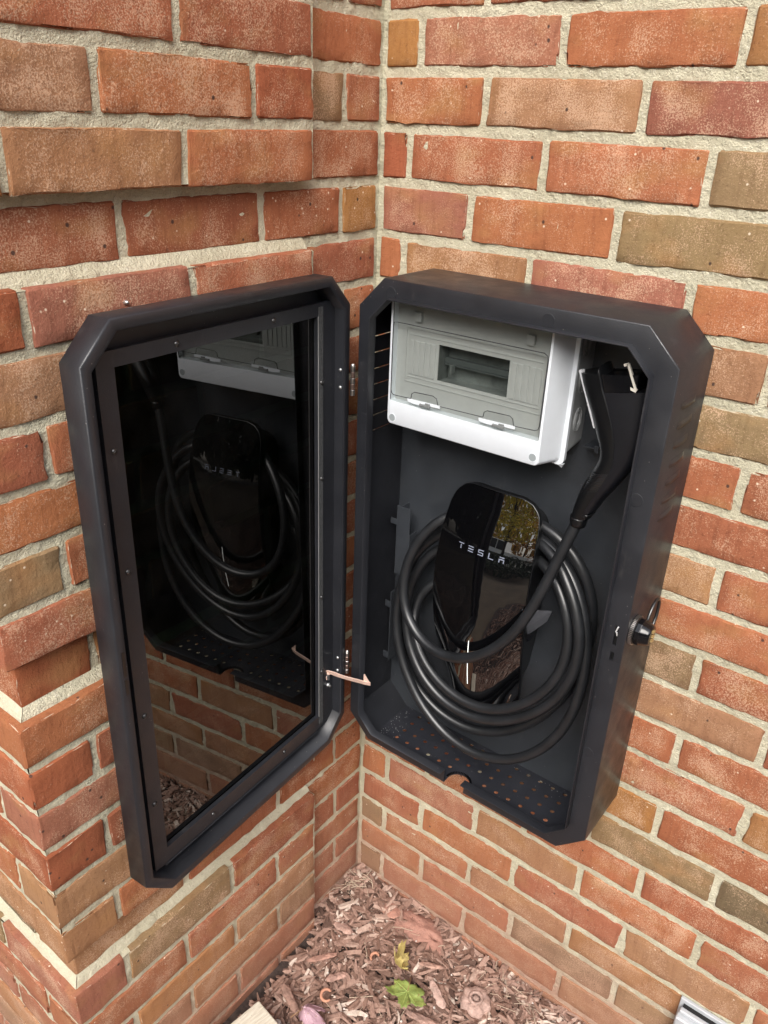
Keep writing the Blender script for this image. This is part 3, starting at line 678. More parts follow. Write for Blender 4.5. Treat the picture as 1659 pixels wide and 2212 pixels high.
# copper earthing strap bolted to the door
strap = empty('ground_strap', (0, 0, 0), cab)
K = [(.0395, -.1460, -.9000), (.0400, -.1470, -.8913), (.0427, -.1490, -.8845), (.0492, -.1460, -.8848), (.0580, -.1380, -.8905), (.0676, -.1340, -.8920), (.0779, -.1310, -.8918), (.0898, -.1300, -.8895), (.1007, -.1280, -.8885), (.1101, -.1240, -.8885)]
P_ = catmull(K, 5); vv = []; ff = []
for i, q in enumerate(P_):
    tt = (P_[min(i + 1, len(P_) - 1)] - P_[max(i - 1, 0)]).normalized(); up = Vector((.10, -.30, .95)); w_ = (up - tt * up.dot(tt)).normalized() * .0042; th_ = tt.cross(w_).normalized() * .0006
    vv += [q - w_ - th_, q + w_ - th_, q + w_ + th_, q - w_ + th_]
for i in range(len(P_) - 1):
    for a in range(4): ff.append((i * 4 + a, i * 4 + (a + 1) % 4, (i + 1) * 4 + (a + 1) % 4, (i + 1) * 4 + a))
ff += [(0, 1, 2, 3), tuple((len(P_) - 1) * 4 + a for a in range(4))]
mk('copper_braid', vv, ff, COPPER, strap)
mk('braid_fold', [(.1000, -.1290, -.8870), (.1000, -.1290, -.8722), (.1100, -.1260, -.8840), (.1004, -.1265, -.8730)], [(0, 1, 2), (0, 3, 2), (0, 1, 3), (1, 2, 3)], COPPER, strap)
mb = MB(); mb.bar((.0390, -.1450, -.9080), (.0405, -.1458, -.8930), .0075, .0016, (1, 0, 0)); mb.obj('cable_lug', ZINC, strap, bevel=.0004)
mb = MB(); mb.lathe([(.0048, 0), (.0048, .0012)], (.0370, -.1450, -.9130), (1, -.1, 0), 20); mb.lathe([(.0036, .0012), (.0038, .0014), (.0038, .0042), (.0034, .0046)], (.0370, -.1450, -.9130), (1, -.1, 0), 6); mb.lathe([(.0020, .0046), (.0020, .0085), (0, .0090)], (.0370, -.1450, -.9130), (1, -.1, 0), 10); mb.obj('bolt', ZINC, strap)

# ------------------------------------------------------------------ white breaker box
wb = empty('breaker_box', (0, 0, 0)); tag(wb, 'small white breaker box with tinted lid, mounted inside the top of the cabinet', 'electrical box')
BX0, BX1, BZ0, BZ1, BY = .0990, .3335, -.4625, -.2750, -.0947
def rrect(x0, x1, z0, z1, r_, n=5):
    P = []
    for cx_, cz_, a0 in ((x1 - r_, z1 - r_, 0), (x0 + r_, z1 - r_, 90), (x0 + r_, z0 + r_, 180), (x1 - r_, z0 + r_, 270)):
        for i in range(n + 1):
            a = math.radians(a0 + 90 * i / n); P.append((cx_ + r_ * math.cos(a), cz_ + r_ * math.sin(a)))
    return P
def loft(secs, mat_, name, parent, cap0=True, cap1=True, smooth=True):
    n = len(secs[0][0]); v = [(p[0], y, p[1]) for P, y in secs for p in P]; ff = []
    for a in range(len(secs) - 1):
        for i in range(n): ff.append((a * n + i, a * n + (i + 1) % n, (a + 1) * n + (i + 1) % n, (a + 1) * n + i))
    if cap0: ff.append(tuple(range(n)))
    if cap1: ff.append(tuple(range((len(secs) - 1) * n, len(secs) * n)))
    o = mk(name, v, ff, mat_, parent, smooth=smooth)
    if smooth: o.data.set_sharp_from_angle(angle=math.radians(40))
    return o
loft([(rrect(BX0 + .010, BX1 + .012, BZ0 + .008, BZ1, .010), -.0038), (rrect(BX0 + .008, BX1 + .0125, BZ0 + .002, BZ1, .009), -.050)], PLGREY, 'rear_base', wb)
loft([(rrect(BX0 + .002, BX1 + .0150, BZ0 - .0050, BZ1, .008), -.050), (rrect(BX0 + .002, BX1 + .0150, BZ0 - .0055, BZ1, .008), -.0560)], PLWHITE, 'joint_rim', wb)
mb = MB(); mb.add([(BX1 + .004, -.056, BZ0 - .004), (BX1 + .0145, -.056, BZ0 - .004), (BX1 + .0145, -.049, BZ0 - .004), (BX1 + .012, -.052, BZ0 - .010)], [(0, 1, 2), (0, 1, 3), (1, 2, 3), (0, 2, 3)]); mb.obj('rim_tip', PLWHITE, wb)
# cover with an open window
wx0, wx1, wz0, wz1 = .1030, .3300, -.4295, -.2890
Po = rrect(BX0, BX1, BZ0, BZ1, .0075, 5); Pb = rrect(BX0 - .001 + .003, BX1 + .0095, BZ0 - .0030, BZ1, .009, 5); Pw = rrect(wx0, wx1, wz0, wz1, .003, 5)
loft([(Pb, -.0560), (Po, BY + .004), (rrect(BX0 + .0006, BX1 - .0008, BZ0 + .0008, BZ1, .0070, 5), BY + .0008), (rrect(BX0 + .0016, BX1 - .0022, BZ0 + .0022, BZ1 - .002, .006, 5), BY), (Pw, BY), (Pw, BY + .0030), (rrect(wx0 + .0015, wx1 - .0015, wz0 + .0015, wz1 - .0015, .002), BY + .016)], PLWHITE, 'cover', wb, cap0=False, cap1=False)
# inner moulded panel, with its recess and a device window
IY = BY + .0105
us = [wx0 + .001, .1200, .1705, .2742, .3215, wx1 - .001]; vs2 = [wz0 + .001, -.4010, -.3895, -.3425, -.3300, wz1 - .001]
def ip(a, b, w):
    return (a, IY + w, b)
v, fq = grid_sheet(us, vs2, lambda i, j: i == 2 and j == 2, ip, .0015); mk('inner_panel', v, fq, PLGREYIN, wb)
mb = MB()
for a, b in (((.1195, -.4000), (.3220, -.4000)), ((.1195, -.3285), (.3220, -.3285)), ((.1195, -.4000), (.1195, -.3285)), ((.1240, -.3365), (.3190, -.3365)), ((.1240, -.3930), (.3190, -.3930))):
    mb.bar((a[0], IY - .0005, a[1]), (b[0], IY - .0005, b[1]), .0010, .0010)
mb.obj('panel_bead', PLGREYIN, wb, bevel=.0003)
for side, xs in ((0, [.1262 + i * .0084 for i in range(5)]), (1, [.2785 + i * .0084 for i in range(5)])):
    for x in xs:
        mb = MB(); mb.box(x - .0001, x + .0062, IY - .0013, IY + .0002, -.3890, -.3440); mb.obj('module_blank', PLGREYIN, wb, bevel=.0006)
mb = MB(); mb.add([(.1700, IY + .001, -.391), (.2750, IY + .001, -.391), (.2750, IY + .001, -.341), (.1700, IY + .001, -.341), (.1700, IY + .0262, -.391), (.2750, IY + .0262, -.391), (.2750, IY + .0262, -.341), (.1700, IY + .0262, -.341)],
    [(4, 5, 6, 7), (0, 1, 5, 4), (1, 2, 6, 5), (2, 3, 7, 6), (3, 0, 4, 7)]); mb.obj('device_window', CAVITY, wb)
mb = MB(); mb.box(.172, .274, IY + .014, IY + .020, -.3680, -.3610); mb.box(.172, .274, IY + .012, IY + .014, -.3700, -.3685); mb.obj('mounting_rail', simple('rail_steel', (.10, .115, .115), .4, .3), wb)
mb = MB(); mb.box(.1850, .1880, IY + .006, IY + .014, -.3790, -.3680); mb.obj('rail_clip', CAVITY, wb)
# lid: tinted pane, its dark edge line with two finger arches, hinge blocks
LYl = BY + .0012
mk('lid_pane', [(wx0, LYl, wz0), (wx1, LYl, wz0), (wx1, LYl, wz1), (wx0, LYl, wz1)], [(0, 1, 2, 3)], LIDGLASS, wb)
edge = [(.1038, -.3260), (.1040, -.4140), (.1055, -.4185), (.1090, -.4205), (.1370, -.4197), (.1378, -.4190), (.1388, -.4125), (.1430, -.4095), (.1725, -.4080), (.1785, -.4105), (.1808, -.4180), (.1820, -.4195), (.2490, -.4180), (.2500, -.4170), (.2508, -.4110), (.2550, -.4083), (.2873, -.4073), (.2915, -.4100), (.2935, -.4175), (.2945, -.4185), (.3225, -.4172), (.3270, -.4150), (.3282, -.4100), (.3286, -.3300), (.3275, -.3250), (.3230, -.3222), (.1100, -.3222), (.1050, -.3232)]
mb = MB(); mb.tube([(x, LYl - .0008, z) for x, z in edge], .00055, 6, closed=True); mb.obj('lid_edge', SEAMM, wb, smooth=True)
mb = MB(); mb.bar((wx0 + .0006, LYl - .0004, wz0), (wx0 + .0006, LYl - .0004, wz1), .0005, .0005); mb.bar((wx1 - .0004, LYl - .0004, wz0 + .001), (wx1 - .0004, LYl - .0004, wz1), .0007, .0006); mb.bar((wx0, LYl - .0004, -.2960), (wx1, LYl - .0004, -.2960), .0006, .0006); mb.obj('lid_gap', SEAMM, wb)
for x0 in (.1325, .2440):
    l_ = empty('lid_latch', (0, 0, 0), wb)
    P = [(x0, -.4200), (x0 + .052, -.4186), (x0 + .052, -.4222), (x0 + .038, -.4226), (x0 + .034, -.4246), (x0 + .012, -.4250), (x0 + .001, -.4238)]
    mb = MB(); mb.prism(P, lambda p, h: (p[0], h, p[1]), BY - .0008, BY + .0006); mb.obj('latch_slot', PLWHITE, l_)
    mb = MB(); mb.box(x0 + .0215, x0 + .0385, BY - .0034, BY - .0006, -.4252, -.4218); mb.box(x0 + .0300, x0 + .0375, BY - .0028, BY - .0006, -.4222, -.4196); mb.obj('latch_tab', simple('latch_grey', (.17, .18, .18), .4), l_, bevel=.0005)
for x in (.1340, .2960):
    mb = MB(); mb.box(x, x + .010, IY - .006, IY, -.3180, -.3060); mb.obj('hinge_block', PLGREYIN, wb, bevel=.0008)
for x, z in ((.1085, -.4528), (.3245, -.4515)):
    mb = MB(); mb.lathe([(.0058, -.0002), (.0058, .0004), (.0050, .0004), (.0046, -.0001), (.0046, -.0001)], (x, BY, z), (0, -1, 0), 24); mb.obj('screw_recess', PLWHITE, wb)
    mb = MB(); mb.lathe([(.0049, 0), (.0049, .0005)], (x, BY, z), (0, -1, 0), 24); mb.obj('screw_cap', simple('recess_grey', (.27, .30, .31), .5), wb)
for y, z in ((-.0290, -.3190), (-.0270, -.3650), (-.0260, -.4150)):
    for rr in (.0150, .0115, .0075):
        mb = MB(); lp = [(BX1 + .0125, y + rr * math.cos(a) * .75, z + rr * math.sin(a)) for a in [2 * math.pi * i / 28 for i in range(28)]]
        mb.tube(lp, .0008, 6, closed=True); mb.obj('knockout_ring', PLGREY, wb, smooth=True)

# ------------------------------------------------------------------ wall charger
wc = empty('wall_charger', (0, 0, 0)); tag(wc, 'wall charger with a curved black glass face lettered TESLA and a lit white status line', 'charger')
zz = [-.527, -.56, -.60, -.64, -.68, -.72, -.76, -.80, -.84, -.862]
yc = [.0610, .0745, .0875, .0958, .1003, .1020, .1015, .0975, .0900, .0845]
hw = [.0600, .0680, .0715, .0732, .0738, .0738, .0725, .0700, .0655, .0620]
cr = [.0040, .0045, .0055, .0070, .0095, .0140, .0200, .0270, .0330, .0360]
def it(z, a):
    q = np.array(zz)[::-1]; 
    i = np.interp(z, q, np.array(a)[::-1]); return float(i)
def sm(z, a): return (it(z, a) * 2 + it(z + .02, a) + it(z - .02, a)) / 4
XC = .2655
def surf(uu, z):   # uu in -1..1
    w = it(z, hw); 
    return (XC + uu * w, -(sm(z, yc) - sm(z, cr) * abs(uu) ** 2.1), z)
NU, NV = 36, 60
def half(v):       # rounded top and small bottom corners
    top, bot = .5272, .8620; z = -(top + (bot - top) * v); d0 = -z - top; d1 = bot + z; rt, rb = .024, .006; k_ = 0
    if d0 < rt: k_ = rt - math.sqrt(max(0, rt * rt - (rt - d0) ** 2))
    if d1 < rb: k_ = max(k_, rb - math.sqrt(max(0, rb * rb - (rb - d1) ** 2)))
    return z, k_
vv = []; ff = []; vlist = [0, .0008, .003, .007, .013, .022, .034, .05] + [.05 + (.985 - .05) * i / NV for i in range(1, NV + 1)] + [.992, .997, 1]
def face_pt(i, v, off=0.0, grow=0.0):
    z, k_ = half(v); w = it(z, hw); uu = (-1 + 2 * i / NU) * (w - k_ + grow) / w; x, y, z2 = surf(max(-1.2, min(1.2, uu)), z)
    if grow: z2 += grow * (1 if v < .02 else (-1 if v > .98 else 0)) * .6
    return (x, y + off, z2)
m_ = NU + 1
for v in vlist:
    for i in range(NU + 1): vv.append(face_pt(i, v))
for a in range(len(vlist) - 1):
    for i in range(NU): ff.append((a * m_ + i, a * m_ + i + 1, (a + 1) * m_ + i + 1, (a + 1) * m_ + i))
mk('glass_face', vv, ff, FACEGLASS, wc, smooth=True)
# body behind the glass: rim then tapering back to the wall
def outline(off, grow, sx=1.0, yflat=None):
    P = []
    L_ = [0.0, .013, .034] + [.05 + .93 * i / 22 for i in range(23)] + [1.0]
    for i in range(0, NU + 1, 3): P.append((i, 0.0))
    for v in L_[1:-1]: P.append((NU, v))
    for i in range(NU, -1, -3): P.append((i, 1.0))
    for v in L_[1:-1][::-1]: P.append((0, v))
    out = []
    for i, v in P:
        x, y, z = face_pt(i, v, off, grow)
        if yflat is not None: x = XC + (x - XC) * sx; z = -.69 + (z + .69) * sx; y = yflat
        out.append((x, y, z))
    return out
secs = [outline(.0012, .0000), outline(.0004, .0008), outline(.0030, .0012), outline(.012, -.0010), outline(0, 0, .86, -.034), outline(0, 0, .80, -.004)]
n = len(secs[0]); vv = [q for s_ in secs for q in s_]; ff = []
for a in range(len(secs) - 1):
    for i in range(n): ff.append((a * n + i, a * n + (i + 1) % n, (a + 1) * n + (i + 1) % n, (a + 1) * n + i))
mk('charger_body', vv, ff, PLBLACK, wc, smooth=True)
# cable wing on the right flank
W = [(.3360, -.092, -.668), (.3640, -.058, -.676), (.3560, -.052, -.700), (.3300, -.062, -.7330), (.3270, -.078, -.7200)]
W2 = [(x - .002, y + .006, z - .003) for x, y, z in W]
mk('cable_wing', W + W2, [(0, 1, 2, 3, 4), (5, 9, 8, 7, 6)] + [(i, (i + 1) % 5, 5 + (i + 1) % 5, 5 + i) for i in range(5)], GREYFLAP, wc)
mk('wing_foot', [(.3270, -.078, -.7215), (.3470, -.060, -.7190), (.3380, -.056, -.7360), (.3265, -.070, -.7440), (.3300, -.060, -.7300)], [(0, 1, 2, 3), (0, 1, 4), (1, 2, 4), (2, 3, 4), (3, 0, 4)], PLBLACK2, wc)
# lettering: T E S L A with its own open strokes
def bar2(mb, x0, x1, z0, z1, zb):
    P = [(x0, z0), (x1, z0), (x1, z1), (x0, z1)]; v3 = []
    for off in (-.0007, .0002):
        for x, z in P:
            q = surf((x - XC) / it(z, hw), z); v3.append((x, q[1] + off, z))
    mb.add(v3, [(0, 1, 2, 3), (4, 7, 6, 5), (0, 4, 5, 1), (1, 5, 6, 2), (2, 6, 7, 3), (3, 7, 4, 0)])
lw, lh, st = .0080, .0078, .0010
glyph = {'T': [(0, 1, 1 - st / lh, 1), (.42, .58, 0, .72)], 'E': [(0, 1, 1 - st / lh, 1), (0, 1, .42, .58), (0, 1, 0, st / lh)],
         'S': [(0, 1, 1 - st / lh, 1), (0, .14, .5, .85), (0, 1, .44, .56), (.86, 1, .12, .5), (0, 1, 0, st / lh)], 'L': [(0, .17, 0, 1), (0, 1, 0, st / lh)],
         'A': [(.06, .94, 1 - st / lh, 1), (0, .17, 0, .66), (.83, 1, 0, .66), (0, 1, .50, .66)]}
for i, ch in enumerate('TESLA'):
    mb = MB(); x0 = .2276 + i * .01600; zb = -.6135
    for a0, a1, b0, b1 in glyph[ch]: bar2(mb, x0 + a0 * lw, x0 + a1 * lw, zb + b0 * lh, zb + b1 * lh, zb)
    mb.obj('letter', LETTER, wc)
mb = MB(); vv = []
for i in range(17):
    z = -.7460 - .0815 * i / 16
    for x in (-.00048, .00048):
        q = surf((x) / it(z, hw), z); vv.append((XC + x, q[1] - .0006, z))
mk('status_light', vv, [(2 * i, 2 * i + 1, 2 * i + 3, 2 * i + 2) for i in range(16)], LED, wc)

# ------------------------------------------------------------------ charging cable and handle
cc = empty('charging_cable', (0, 0, 0)); tag(cc, 'thick black charging cable coiled round the charger with its plug handle parked at upper right', 'cable')
PATH = [[390.9, -88.0, -521.8], [378.8, -95.0, -568.8], [369.7, -102.0, -607.0], [358.8, -110.0, -652.5], [340.4, -116.0, -698.3], [314.6, -119.0, -732.8], [281.8, -119.0, -762.6], [250.9, -117.0, -778.6], [216.3, -113.0, -784.3], [182.3, -108.0, -778.1], [154.2, -102.0, -754.1], [140.9, -97.0, -726.2], [137.8, -90.0, -685.7], [143.5, -82.0, -652.5], [160.1, -74.0, -616.2], [184.5, -66.0, -587.2], [210.6, -45.0, -577.5], [241.9, -38.0, -568.4], [284.9, -38.0, -559.9], [325.1, -45.0, -559.2], [361.5, -50.0, -569.3], [391.2, -50.0, -591.3], [411.9, -47.0, -632.1], [419.1, -43.0, -671.3], [416.8, -40.0, -715.7], [411.3, -40.0, -768.0], [396.3, -45.0, -821.5], [362.1, -50.0, -877.7], [317.3, -55.0, -924.7], [262.8, -60.0, -947.0], [209.4, -65.0, -938.1], [169.5, -67.0, -917.1], [138.5, -65.0, -886.0], [115.6, -60.0, -845.1], [104.0, -55.0, -803.0], [101.4, -50.0, -757.9], [110.8, -47.0, -708.4], [131.2, -45.0, -665.9], [155.6, -42.0, -633.3], [182.8, -36.0, -614.0], [239.5, -30.0, -591.0], [299.4, -34.0, -579.1], [336.2, -45.0, -580.2], [367.8, -55.0, -595.2], [398.2, -62.0, -625.0], [416.9, -68.0, -659.6], [429.0, -72.0, -707.4], [432.6, -77.0, -757.2], [427.5, -82.0, -813.5], [409.5, -88.0, -862.5], [373.3, -90.0, -913.6], [330.4, -90.0, -944.3], [281.7, -88.0, -959.4], [228.5, -86.0, -954.6], [178.3, -84.0, -920.5], [145.3, -80.0, -877.5], [121.2, -73.0, -835.5], [109.3, -67.0, -794.7], [107.5, -60.0, -744.0], [117.7, -55.0, -695.7], [142.5, -50.0, -653.5], [166.8, -40.0, -625.5], [206.7, -24.0, -610.3], [266.0, -24.0, -590.1], [322.0, -45.0, -576.9], [361.6, -60.0, -589.9], [390.6, -72.0, -620.7], [413.7, -80.0, -660.7], [422.3, -83.0, -689.9], [422.9, -86.0, -735.4], [409.3, -88.0, -782.9], [377.2, -90.0, -829.6], [331.8, -91.0, -869.6], [276.9, -91.0, -891.9], [229.2, -90.0, -889.3], [188.2, -88.0, -869.2], [160.3, -84.0, -839.2], [138.2, -76.0, -808.4], [127.3, -66.0, -766.8], [126.9, -58.0, -723.7], [141.1, -50.0, -682.6], [162.2, -40.0, -650.4], [206.8, -20.0, -636.3], [267.3, -20.0, -620.7], [323.3, -40.0, -606.8], [359.9, -60.0, -615.7], [386.8, -70.0, -645.8], [402.3, -75.0, -682.8], [406.0, -80.0, -723.0], [398.5, -86.0, -763.1], [373.9, -90.0, -805.2], [335.7, -93.0, -841.0], [301.3, -94.0, -860.1], [256.2, -93.0, -867.7], [212.8, -90.0, -855.4], [175.9, -84.0, -835.2], [148.1, -70.0, -807.1], [130.0, -50.0, -780.3], [134.6, -40.0, -742.2], [157.0, -25.0, -713.4], [194.8, -15.0, -716.1]]
P_ = [Vector((a / 1000, b / 1000, c / 1000)) for a, b, c in PATH]
for _ in range(2):   # relax the hand-measured points into the smooth curve a stiff cable takes
    Q = [p.copy() for p in P_]
    for i in range(1, len(P_) - 1): P_[i] = Q[i] * .6 + (Q[i - 1] + Q[i + 1]) * .2
mb = MB(); mb.tube(catmull(P_, 7), .0074, 14, flat=(1, 0, 0)); mb.obj('cord', RUBBER, cc, smooth=True)
# handle
ST = [(1930, 382.5, -519.5, 406.5, -511.5, .0110), (1900, 382.9, -516.4, 407.8, -508.0, .0118), (1800, 384.5, -503.2, 414.5, -493.5, .0140), (1700, 386.8, -490.0, 421.5, -479.0, .0155), (1550, 391.6, -470.1, 435.0, -456.9, .0175), (1400, 400.2, -449.5, 446.0, -437.0, .0180), (1300, 406.5, -435.7, 451.5, -424.5, .0180), (1200, 407.7, -424.0, 455.0, -412.5, .0182),
      (1100, 404.2, -413.4, 457.5, -401.0, .0185), (1000, 399.1, -403.3, 458.5, -390.3, .0188), (850, 392.6, -388.0, 458.8, -374.3, .0190), (700, 385.0, -373.1, 458.0, -357.5, .0190), (520, 375.9, -355.3, 456.5, -339.0, .0190), (400, 370.5, -343.3, 455.0, -328.0, .0190), (300, 366.7, -333.3, 454.0, -318.3, .0188)]
SM = [(1930, 400), (1830, 401.5), (1680, 410), (1530, 418.3), (1380, 426.3), (1250, 428.7), (1100, 427.0), (950, 422.7), (750, 413.8), (520, 402.4), (290, 394.3)]
def seamx(y): return float(np.interp(-y, [-q[0] for q in SM], [q[1] for q in SM])) / 1000
def stn(y): return [float(np.interp(-y, [-q[0] for q in ST], [q[k] for q in ST])) for k in range(1, 6)]
handle = empty('plug_handle', (0, 0, 0), cc)
NS = 40; ysl = []
y = 1930
while y > 300: ysl.append(y); y -= 9 if 1330 < y < 1800 else 22
ysl.append(300)
def section(y, s_=1.0, rib=0):
    def sms(yy): 
        q = [stn(min(1930, max(300, yy + d_))) for d_ in (-60, -30, 0, 30, 60)]; return [sum(c) / 5 for c in zip(*q)]
    lx, lz, rx, rz, dp = sms(y); lx, lz, rx, rz = lx / 1000, lz / 1000, rx / 1000, rz / 1000
    cx_, cz_ = (lx + rx) / 2, (lz + rz) / 2; ux, uz = (rx - lx) / 2, (rz - lz) / 2; P = []
    for i in range(NS):
        a = 2 * math.pi * i / NS; c, s2 = math.cos(a), math.sin(a); e = 2 / 2.5
        px, py = math.copysign(abs(c) ** e, c), math.copysign(abs(s2) ** e, s2)
        k_ = s_ + (rib if c < .35 else 0)
        P.append((cx_ + ux * px * k_, -.086 + py * dp * k_, cz_ + uz * px * k_))
    return P
rows = []
for j, y in enumerate(ysl):
    rib = (.022 if (j % 2) else 0) if 1380 < y < 1760 else 0
    rows.append(section(y, 1.0, -rib))
vv = []
for j, y_ in enumerate(ysl):
    sx = seamx(y_) + (1 if y_ > 1850 else 0); vv += [(min(q[0], sx), q[1], q[2]) for q in rows[j]]
fl = [(j * NS + i, j * NS + (i + 1) % NS, (j + 1) * NS + (i + 1) % NS, (j + 1) * NS + i) for j in range(len(ysl) - 1) for i in range(NS)]
fl += [tuple(range(NS))[::-1], tuple(range((len(ysl) - 1) * NS, len(ysl) * NS))]
o = mk('grip_shell', vv, fl, PLBLACK, handle, smooth=True); o.data.set_sharp_from_angle(angle=math.radians(40))
ys2 = [y for y in ysl if 505 <= y <= 1860]; rows2 = [[(max(q[0], seamx(y) - .002), q[1], q[2]) for q in section(y, .972)] for y in ys2]
vv = [q for s_ in rows2 for q in s_]; fl = [(j * NS + i, j * NS + (i + 1) % NS, (j + 1) * NS + (i + 1) % NS, (j + 1) * NS + i) for j in range(len(ys2) - 1) for i in range(NS)]
fl += [tuple(range(NS)), tuple(range((len(ys2) - 1) * NS, len(ys2) * NS))]
mk('side_shell', vv, fl, PLBLACK2, handle, smooth=True).data.set_sharp_from_angle(angle=math.radians(45))
# cable collar
mb = MB(); mb.lathe([(.0094, 0), (.0101, .004), (.0108, .010), (.0108, .012)], (.3925, -.0875, -.5240), (.02, 0, 1), 20); mb.obj('collar', PLBLACK, handle, smooth=True)
# holster cup the plug sits in
ys3 = [y for y in ysl if y < 560]; rows3 = [[(min(.4400, max(q[0], seamx(y) - .002)), q[1], q[2]) for q in section(y, .95)] for y in ys3]
vv = [q for s_ in rows3 for q in s_]; fl = [(j * NS + i, j * NS + (i + 1) % NS, (j + 1) * NS + (i + 1) % NS, (j + 1) * NS + i) for j in range(len(ys3) - 1) for i in range(NS)]
fl += [tuple(range(NS)), tuple(range((len(ys3) - 1) * NS, len(ys3) * NS))]
mk('connector_nose', vv, fl, GLOSSBLK, handle, smooth=True).data.set_sharp_from_angle(angle=math.radians(45))
mb = MB(); P = [(.3685, -.3325), (.3722, -.3312), (.3980, -.3945), (.3962, -.3945)]
mb.prism(P, lambda p, h: (p[0], h, p[1]), -.0965, -.0900); mb.obj('holster_plate', simple('holster_grey', (.42, .43, .45), .45), cab)
mb = MB(); mb.bar((.4260, -.1010, -.3125), (.4395, -.1010, -.3395), .0026, .0034, (0, 1, 0)); mb.bar((.4218, -.1010, -.3148), (.4262, -.1010, -.3126), .0028, .0034, (0, 1, 0)); mb.bar((.4320, -.1010, -.3380), (.4400, -.1010, -.3400), .0030, .0036, (0, 1, 0)); mb.obj('latch_bracket', simple('ivory_plastic', (.60, .57, .50), .5), cab)

# ------------------------------------------------------------------ weatherproof outlet cover low on the wall
oc = empty('outlet_cover', (0, 0, 0)); tag(oc, 'grey weatherproof outlet cover low on the brick wall at the bottom right', 'outlet cover')
mb = MB(); mb.box(.6455, .7250, -.0050, .0010, -1.4250, -1.2900); mb.obj('base_plate', OUTLET, oc, bevel=.001)
mb = MB(); mb.box(.6475, .7230, -.0270, -.0050, -1.4230, -1.3080); mb.obj('lid', OUTLET, oc, bevel=.003, seg=3)
mb = MB(); mb.box(.6540, .7165, -.0285, -.0268, -1.4150, -1.3200); mb.obj('lid_panel', simple('outlet_shade', (.40, .42, .44), .45), oc, bevel=.0008)
mb = MB(); mb.bar((.6500, -.0140, -1.3035), (.7200, -.0140, -1.3035), .0085, .0070); mb.obj('hinge_barrel', OUTLET, oc, bevel=.0018, seg=3)
mb = MB(); mb.box(.6520, .7190, -.0105, -.0052, -1.3000, -1.2975); mb.obj('hinge_gap_shade', PURE, oc)  # black strip standing in for shade in the gap by the hinge barrel

# ------------------------------------------------------------------ ground
soil = simple('dark_soil', (.045, .030, .025), .95, vary=.5, scale=80, bs=.8, bscale=120, bd=.004)
vv = []; n = 60
def gh(x, y): return -1.502 + .007 * noise.noise(Vector((x * 9, y * 9, 0))) + .012 * max(0, 1 - ((x - .16) ** 2 + (y + .05) ** 2) / .012) + .010 * math.exp(-((x - .02) ** 2 + (y + .03) ** 2) / .004)
for j in range(n + 1):
    for i in range(n + 1):
        x = -.02 + 1.75 * i / n; y = .002 - 1.9 * j / n; vv.append((x, y, gh(x, y) - .006))
mk('soil_bed', vv, [(j * (n + 1) + i, j * (n + 1) + i + 1, (j + 1) * (n + 1) + i + 1, (j + 1) * (n + 1) + i) for j in range(n) for i in range(n)], soil, smooth=True)['kind'] = 'structure'
def make_mulch():
    m, t, b = mat('bark_mulch'); at = N(t, 'ShaderNodeAttribute', _attribute_name='tone'); v = coords(t)
    c = ramp(t, at.outputs['Fac'], [(0, (.115, .069, .053)), (.35, (.255, .153, .116)), (.7, (.375, .243, .193)), (.93, (.49, .35, .285)), (1, (.63, .52, .44))])
    c = mix(t, ramp(t, noise_t(t, v, 180, 4, .7), [(.35, g(.6)), (.6, g(0))]), c, mix(t, 1.0, c, (.5, .45, .42), 'MULTIPLY'))
    L(t, c, b.inputs['Base Color']); b.inputs['Roughness'].default_value = .9; b.inputs['Specular IOR Level'].default_value = .25
    bump(t, b, noise_t(t, v, 500, 3, .7), .7, .001); return m
MULCH = make_mulch()
def chips(n, region, seed, size=(1, 1)):
    rs = random.Random(seed); V = []; F = []; T = []
    for _ in range(n):
        x, y = region(rs)
        if x is None: continue
        ln = rs.choice([rs.uniform(.008, .018), rs.uniform(.014, .034), rs.uniform(.02, .048)]) * size[0]; w = ln * rs.uniform(.16, .5) if ln < .026 else rs.uniform(.004, .0115); h = w * rs.uniform(.25, .6)
        yaw = rs.uniform(0, math.pi); pitch = rs.gauss(0, .22); roll = rs.gauss(0, .5); z = gh(x, y) + rs.uniform(-.004, .012)
        M = Matrix.Translation((x, y, z)) @ Matrix.Rotation(yaw, 4, 'Z') @ Matrix.Rotation(pitch, 4, 'Y') @ Matrix.Rotation(roll, 4, 'X')
        bend = rs.uniform(-.12, .12) * ln; e0, e1 = rs.uniform(.2, .95), rs.uniform(.15, .95); base = len(V); secs = []
        for q, (sx, sc, b_) in enumerate(((-.5, e0, 0), (-.17, 1, .7), (.2, rs.uniform(.75, 1.1), .8), (.5, e1, 0))):
            for (yy, zz_) in ((-.5, -.5), (.5, -.4), (.42, .5), (-.45, .45)):
                V.append(tuple(M @ Vector((sx * ln + rs.uniform(-.06, .06) * ln, yy * w * sc + bend * b_, zz_ * h * (sc * .6 + .4) + rs.uniform(-.15, .15) * h))))
        for q in range(3):
            for a in range(4): F.append((base + q * 4 + a, base + q * 4 + (a + 1) % 4, base + (q + 1) * 4 + (a + 1) % 4, base + (q + 1) * 4 + a))
        F.append((base, base + 3, base + 2, base + 1)); F.append((base + 12, base + 13, base + 14, base + 15))
        tn = min(1, max(0, rs.gauss(.50, .27))); tn = 1.0 if rs.random() < .012 else tn; tn = min(1, tn + max(0, (x - .38)) * 1.2)
        T += [tn] * 16
    return V, F, T
def reg_near(rs):
    x = rs.uniform(.0, .62); y = -rs.uniform(.0, .62)
    if y < STEP and x < PROUD + .012 + .02 * max(0, -(y + .15)) * 4: return None, None
    if ((x - .19) / .05) ** 2 + ((y + .040) / .030) ** 2 < 1 and rs.random() < .93: return None, None
    return x, y
